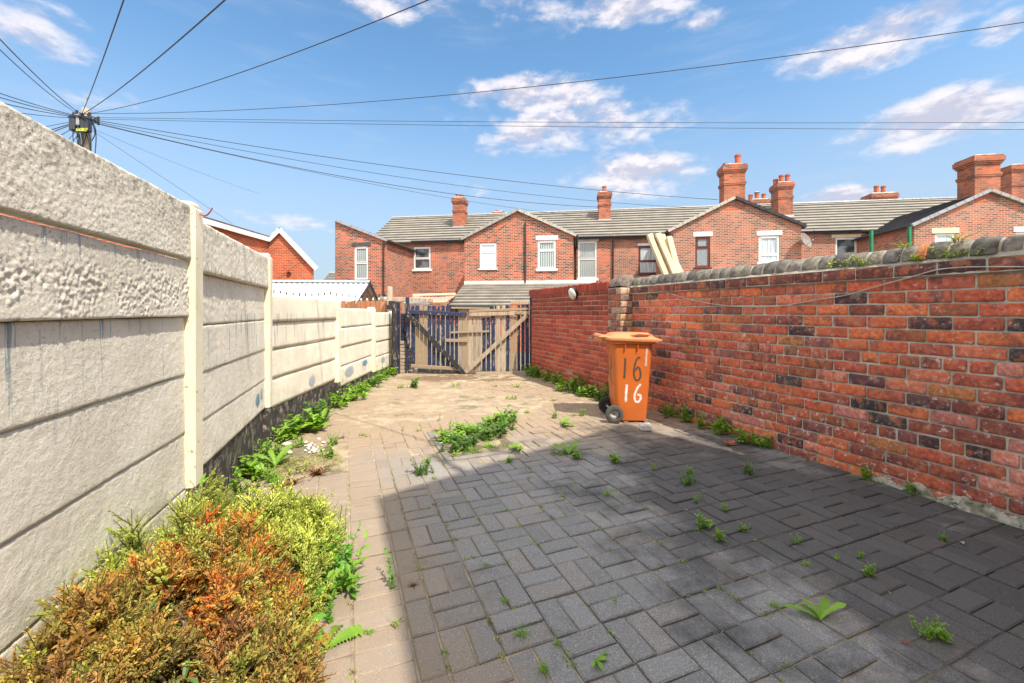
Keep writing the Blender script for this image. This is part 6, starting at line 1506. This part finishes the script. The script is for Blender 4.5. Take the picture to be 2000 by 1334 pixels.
# ------------------------------------------------------------------ shrubs in the near left corner
def sprig_t(seed, L=.16, nl=50, ll=.0155, tip=.5):
    """one heath like twig along +x with scale leaves; returns verts, faces, and a 0..1 value along the twig"""
    r = random.Random(seed); V = []; Fc = []; T = []
    br = [(0, 0, 0, 1.0)] + [(r.uniform(.25, .75), r.uniform(0, 6.28), r.uniform(.5, .9), r.uniform(.3, .5)) for _ in range(5)]
    for (t0, az, el, ln) in br:
        b0 = np.array([t0 * L, 0, 0]); d = np.array([math.cos(el), math.sin(el) * math.cos(az), math.sin(el) * math.sin(az)]) if ln < 1 else np.array([1., 0, 0])
        n = int(nl * (.55 if ln < 1 else 1) )
        k = MB(); k.tube([b0, b0 + d * L * ln * .5, b0 + d * L * ln], [.0018, .0013, .0007], 3, cap=False); o = len(V); V += [list(v) for v in k.v]; Fc += [tuple(i + o for i in f) for f in k.f]; T += [-1] * len(k.v)
        for i in range(n):
            t = (i + .5) / n
            if ln == 1 and t < .25: continue
            p = b0 + d * L * ln * t; a = r.uniform(0, 6.28); perp = np.cross(d, [math.cos(a), math.sin(a), .3]); perp /= np.linalg.norm(perp) + 1e-9
            q = d * .75 + perp * .8; q /= np.linalg.norm(q); s_ = np.cross(q, d); s_ /= np.linalg.norm(s_) + 1e-9; l = ll * r.uniform(.6, 1.2) * (1.1 - .5 * t)
            o = len(V); V += [list(p), list(p + q * l * .5 + s_ * l * .2), list(p + q * l), list(p + q * l * .5 - s_ * l * .2)]; Fc.append((o, o + 1, o + 2, o + 3)); tt = t0 + t * ln * .6 if ln < 1 else t; T += [min(1, tt)] * 4
    return np.array(V), Fc, np.array(T)
SPR = [sprig_t(900 + i) for i in range(7)]
def shrub(name, label, mounds, n, cols, seed, upb=.75, size=(.7, 1.45), twigs=None):
    """sprigs grow outwards over a few overlapping mounds (centre x, y, radius x, y, height)"""
    r = random.Random(seed); Vs = []; Fs = []; Cs = []; off = 0; stems = MB()
    wts = [m[2] * m[3] for m in mounds]; root = thing(name, label, 'shrub', (mounds[0][0], mounds[0][1], 0)); bx, by = mounds[0][0], mounds[0][1]
    for i in range(n):
        m = r.choices(mounds, wts)[0]; a = r.uniform(0, 6.28); ph = math.acos(r.uniform(.02, 1.0)); rr = r.uniform(.72, 1.0)
        nx, ny, nz = math.sin(ph) * math.cos(a), math.sin(ph) * math.sin(a), math.cos(ph)
        p = Vector((m[0] + nx * m[2] * rr, m[1] + ny * m[3] * rr, max(.02, nz * m[4] * rr)))
        gap = mnoise.noise((p.x * 5.5 + seed, p.y * 5.5, p.z * 5))
        if gap < -.17: continue
        if p.x < left_x(p.y) + .04: p.x = left_x(p.y) + .04 + r.uniform(0, .05)
        d = Vector((nx * (1 - upb * .4) + r.gauss(0, .28), ny * (1 - upb * .4) + r.gauss(0, .28) , nz + upb + r.gauss(0, .2))).normalized()
        V, Fc, T = SPR[r.randrange(len(SPR))]; sc = r.uniform(*size) * (1.2 if r.random() < .07 else 1)
        q = d.to_track_quat('X', 'Z').to_matrix(); rot = np.array(q) @ np.array(Matrix.Rotation(r.uniform(0, 6.28), 3, 'X'))
        p0 = p - d * .10 * sc
        W_ = (V * sc) @ rot.T + np.array(p0) - np.array([bx, by, 0])
        ci = mnoise.noise((p.x * 6.5, p.y * 6.5, p.z * 5 + seed)) * .5 + .5 + r.gauss(0, .12) + (cols[3] if len(cols) > 3 else 0) * (p.y - by)
        base = np.array(cols[0] if ci < .47 else cols[1] if ci < .62 else cols[2]); base = base * .5 + .5 * np.array(cols[r.randrange(3)]); base = base * r.uniform(.75, 1.25); tipc = np.minimum(base * np.array([1.45, 1.4, 1.1]), .9)
        Tt = np.clip(T, 0, 1)[:, None]; C = base * (1 - Tt ** 2) + tipc * Tt ** 2; C = C * (1 + .22 * (RN.rand(len(V), 1) - .5)); C[T < 0] = (.10, .06, .04)
        Vs.append(W_); Cs.append(np.concatenate([C, np.ones((len(V), 1))], 1)); Fs += [tuple(k_ + off for k_ in f) for f in Fc]; off += len(V)
        if r.random() < .26:
            b0 = Vector((m[0] + r.gauss(0, m[2] * .25), m[1] + r.gauss(0, m[3] * .25), 0)); mid = (b0 + p) / 2 + Vector((r.gauss(0, .03), r.gauss(0, .03), .03)); B_ = Vector((bx, by, 0))
            stems.tube(catmull([b0 - B_, mid - B_, p0 - B_], 3), [.006, .0055, .005, .0045, .004, .0035, .003][:7], 4, (.16, .11, .08))
    o = arr_mesh('foliage', np.concatenate(Vs), type('x', (), {'tolist': lambda s: Fs})(), np.concatenate(Cs), M_leaf, root)
    stems.build('branches', M_stem, root)
    return root
YG = (.54, .60, .17); YG2 = (.38, .44, .12); OL = (.34, .38, .10); OR = (.62, .19, .05); OR2 = (.42, .27, .08); BR = (.33, .17, .08)
shrub('golden_heath', 'pale golden green heath shrub right of the nearest wall post', [(-1.20, 2.02, .25, .26, .40), (-1.0, 1.80, .22, .24, .34), (-1.05, 2.12, .18, .18, .31)], 640, (YG, YG, YG2), 3)
shrub('golden_heath', 'yellow green heath shrub against the nearest wall panel at the upper left of the bed', [(-1.42, 1.92, .20, .22, .47), (-1.38, 1.62, .18, .24, .50), (-1.30, 1.38, .14, .2, .48)], 620, (YG2, YG, OL), 5)
shrub('orange_heath', 'orange tipped heath shrub filling the middle of the bed', [(-1.16, 1.66, .25, .25, .47), (-.96, 1.44, .24, .24, .38), (-1.18, 1.42, .22, .22, .45)], 1000, (OR2, YG2, OR), 8, 1.1)
shrub('orange_heath', 'brown and olive heath shrub at the bottom left corner of the bed', [(-1.02, 1.10, .28, .24, .40), (-1.22, 1.22, .20, .24, .47), (-.80, 1.24, .2, .22, .31), (-1.0, .92, .25, .15, .38)], 1250, (BR, OL, OR2), 13, 1.25)
# soft green weeds round the bed
def bigweed(kind_fn, name, label, x, y, sc=1.0, z=0.0, rz=None):
    o = bpy.data.objects.new(name, kind_fn.mesh(name, M_leaf)); COL.objects.link(o); o.location = (x, y, z); o.scale = (sc,) * 3; o.rotation_euler = (0, 0, rz if rz is not None else R.uniform(0, 6)); tag(o, label, 'weed', 'weeds around the shrub bed'); return o
DG = (.13, .32, .035)
def gp_(px, py, z=0): return ground(px, py, z)
for (px, py, fn_, nm, lb, sc) in [
    (600, 1215, lambda: p_rosette(41, 15, .25, .065, DG, .32, 19, (.15, .8)), 'dandelion', 'largest glossy dandelion rosette right of the orange heath', 1.0),
    (548, 1262, lambda: p_rosette(42, 12, .21, .058, DG, .32, 19, (.2, .9)), 'dandelion', 'second dandelion rosette in front of the largest', 1.0),
    (640, 1270, lambda: p_rosette(43, 7, .18, .048, G_BR, .32, 17, (.0, .4)), 'dandelion', 'flat dandelion leaves spreading onto the sunlit paving', 1.0),
    (640, 1130, lambda: p_leafy(44, 16, .20, .05, .022, DG, 9, .20, .6, .2, 5), 'leafy_weed', 'dense leafy weed behind the largest dandelion', 1.0),
    (665, 1150, lambda: p_leafy(45, 10, .14, .07, .03, G_BR, 5, .10, 1.0, .2, 5), 'broad_leaved_weed', 'broad leaved weed leaning onto the paving', 1.0),
    (628, 1075, lambda: p_leafy(46, 10, .26, .035, .008, G_MID, 14, .12, .3), 'willowherb', 'upright narrow leaved weed behind the dense leafy weed', 1.0),
    (655, 1050, lambda: p_leafy(47, 4, .24, .03, .006, G_MID, 14, .06, .2), 'willowherb', 'thin feathery stalks at the far right of the shrub bed', 1.0),
    (590, 1160, lambda: p_feather(48, 26, .15, DG, .22), 'feathery_weed', 'fern like weed at the edge of the golden heath', 1.0),
    (470, 1320, lambda: p_leafy(49, 14, .22, .06, .02, DG, 8, .2, .5), 'leafy_weed', 'leafy weed in the front middle of the shrub bed', 1.0),
    (330, 1330, lambda: p_leafy(50, 12, .30, .06, .02, DG, 9, .2, .4), 'leafy_weed', 'leafy weed rising through the brown heath', 1.0)]:
    q = gp_(px, py); bigweed(fn_(), nm, lb, q.x, q.y, sc)
bigweed(p_leafy(51, 3, .62, .10, .028, G_BR, 10, .04, .12, 0, 5), 'tall_weed', 'tall weed with long lance leaves standing against the nearest wall panel', -1.44, 1.98, 1.0)
bigweed(p_leafy(52, 16, .34, .07, .03, DG, 9, .14, .4, .1, 5), 'leafy_weed', 'green leafy weed showing in the gaps of the orange heath', -1.18, 1.52, 1.0)
bigweed(p_leafy(53, 18, .33, .07, .03, DG, 9, .2, .4, .1, 5), 'leafy_weed', 'green leafy weed at the bottom left corner of the bed', -1.22, 1.05, 1.0)
bigweed(p_leafy(54, 12, .26, .10, .03, (.12, .20, .06), 6, .2, .7, 0, 5), 'broad_leaved_weed', 'pale smooth leaved weed at the lowest left of the picture', -1.02, .98, 1.0)

# crumbling cement fillet at the foot of the old wall
k = MB(); r = random.Random(3); prev = None
for i in range(72):
    s0 = 1.75 + i * .018; f_ = math.sin(math.pi * i / 71) ** .5; w_ = (.035 + .03 * mnoise.noise((s0 * 5, 1, 0)) + .008 * r.random()) * f_ + .003; h_ = (.038 + .07 * mnoise.noise((s0 * 9, 7, 0)) + .016 * r.random()) * f_ + .003; h_ = max(h_, .006); a = RS + E2 * s0 - rw.location
    ring = [a + NW * .010 + Vector((0, 0, h_ + .012)), a + NW * (.012 + w_ * .5) + Vector((0, 0, h_ * .8)), a + NW * (.012 + w_) + Vector((0, 0, .001)), a + Vector((0, 0, -.01))]
    if prev is not None: k.add(prev + ring, [(0, 4, 5, 1), (1, 5, 6, 2)])
    prev = ring
k.build('cement_fillet', worn('mossy_cement', (.46, .44, .37), (.13, .13, .08), 17, .95, 1.0, 60, .012, spots=((.05, .05, .035), 24, .56)), rw, smooth=True)
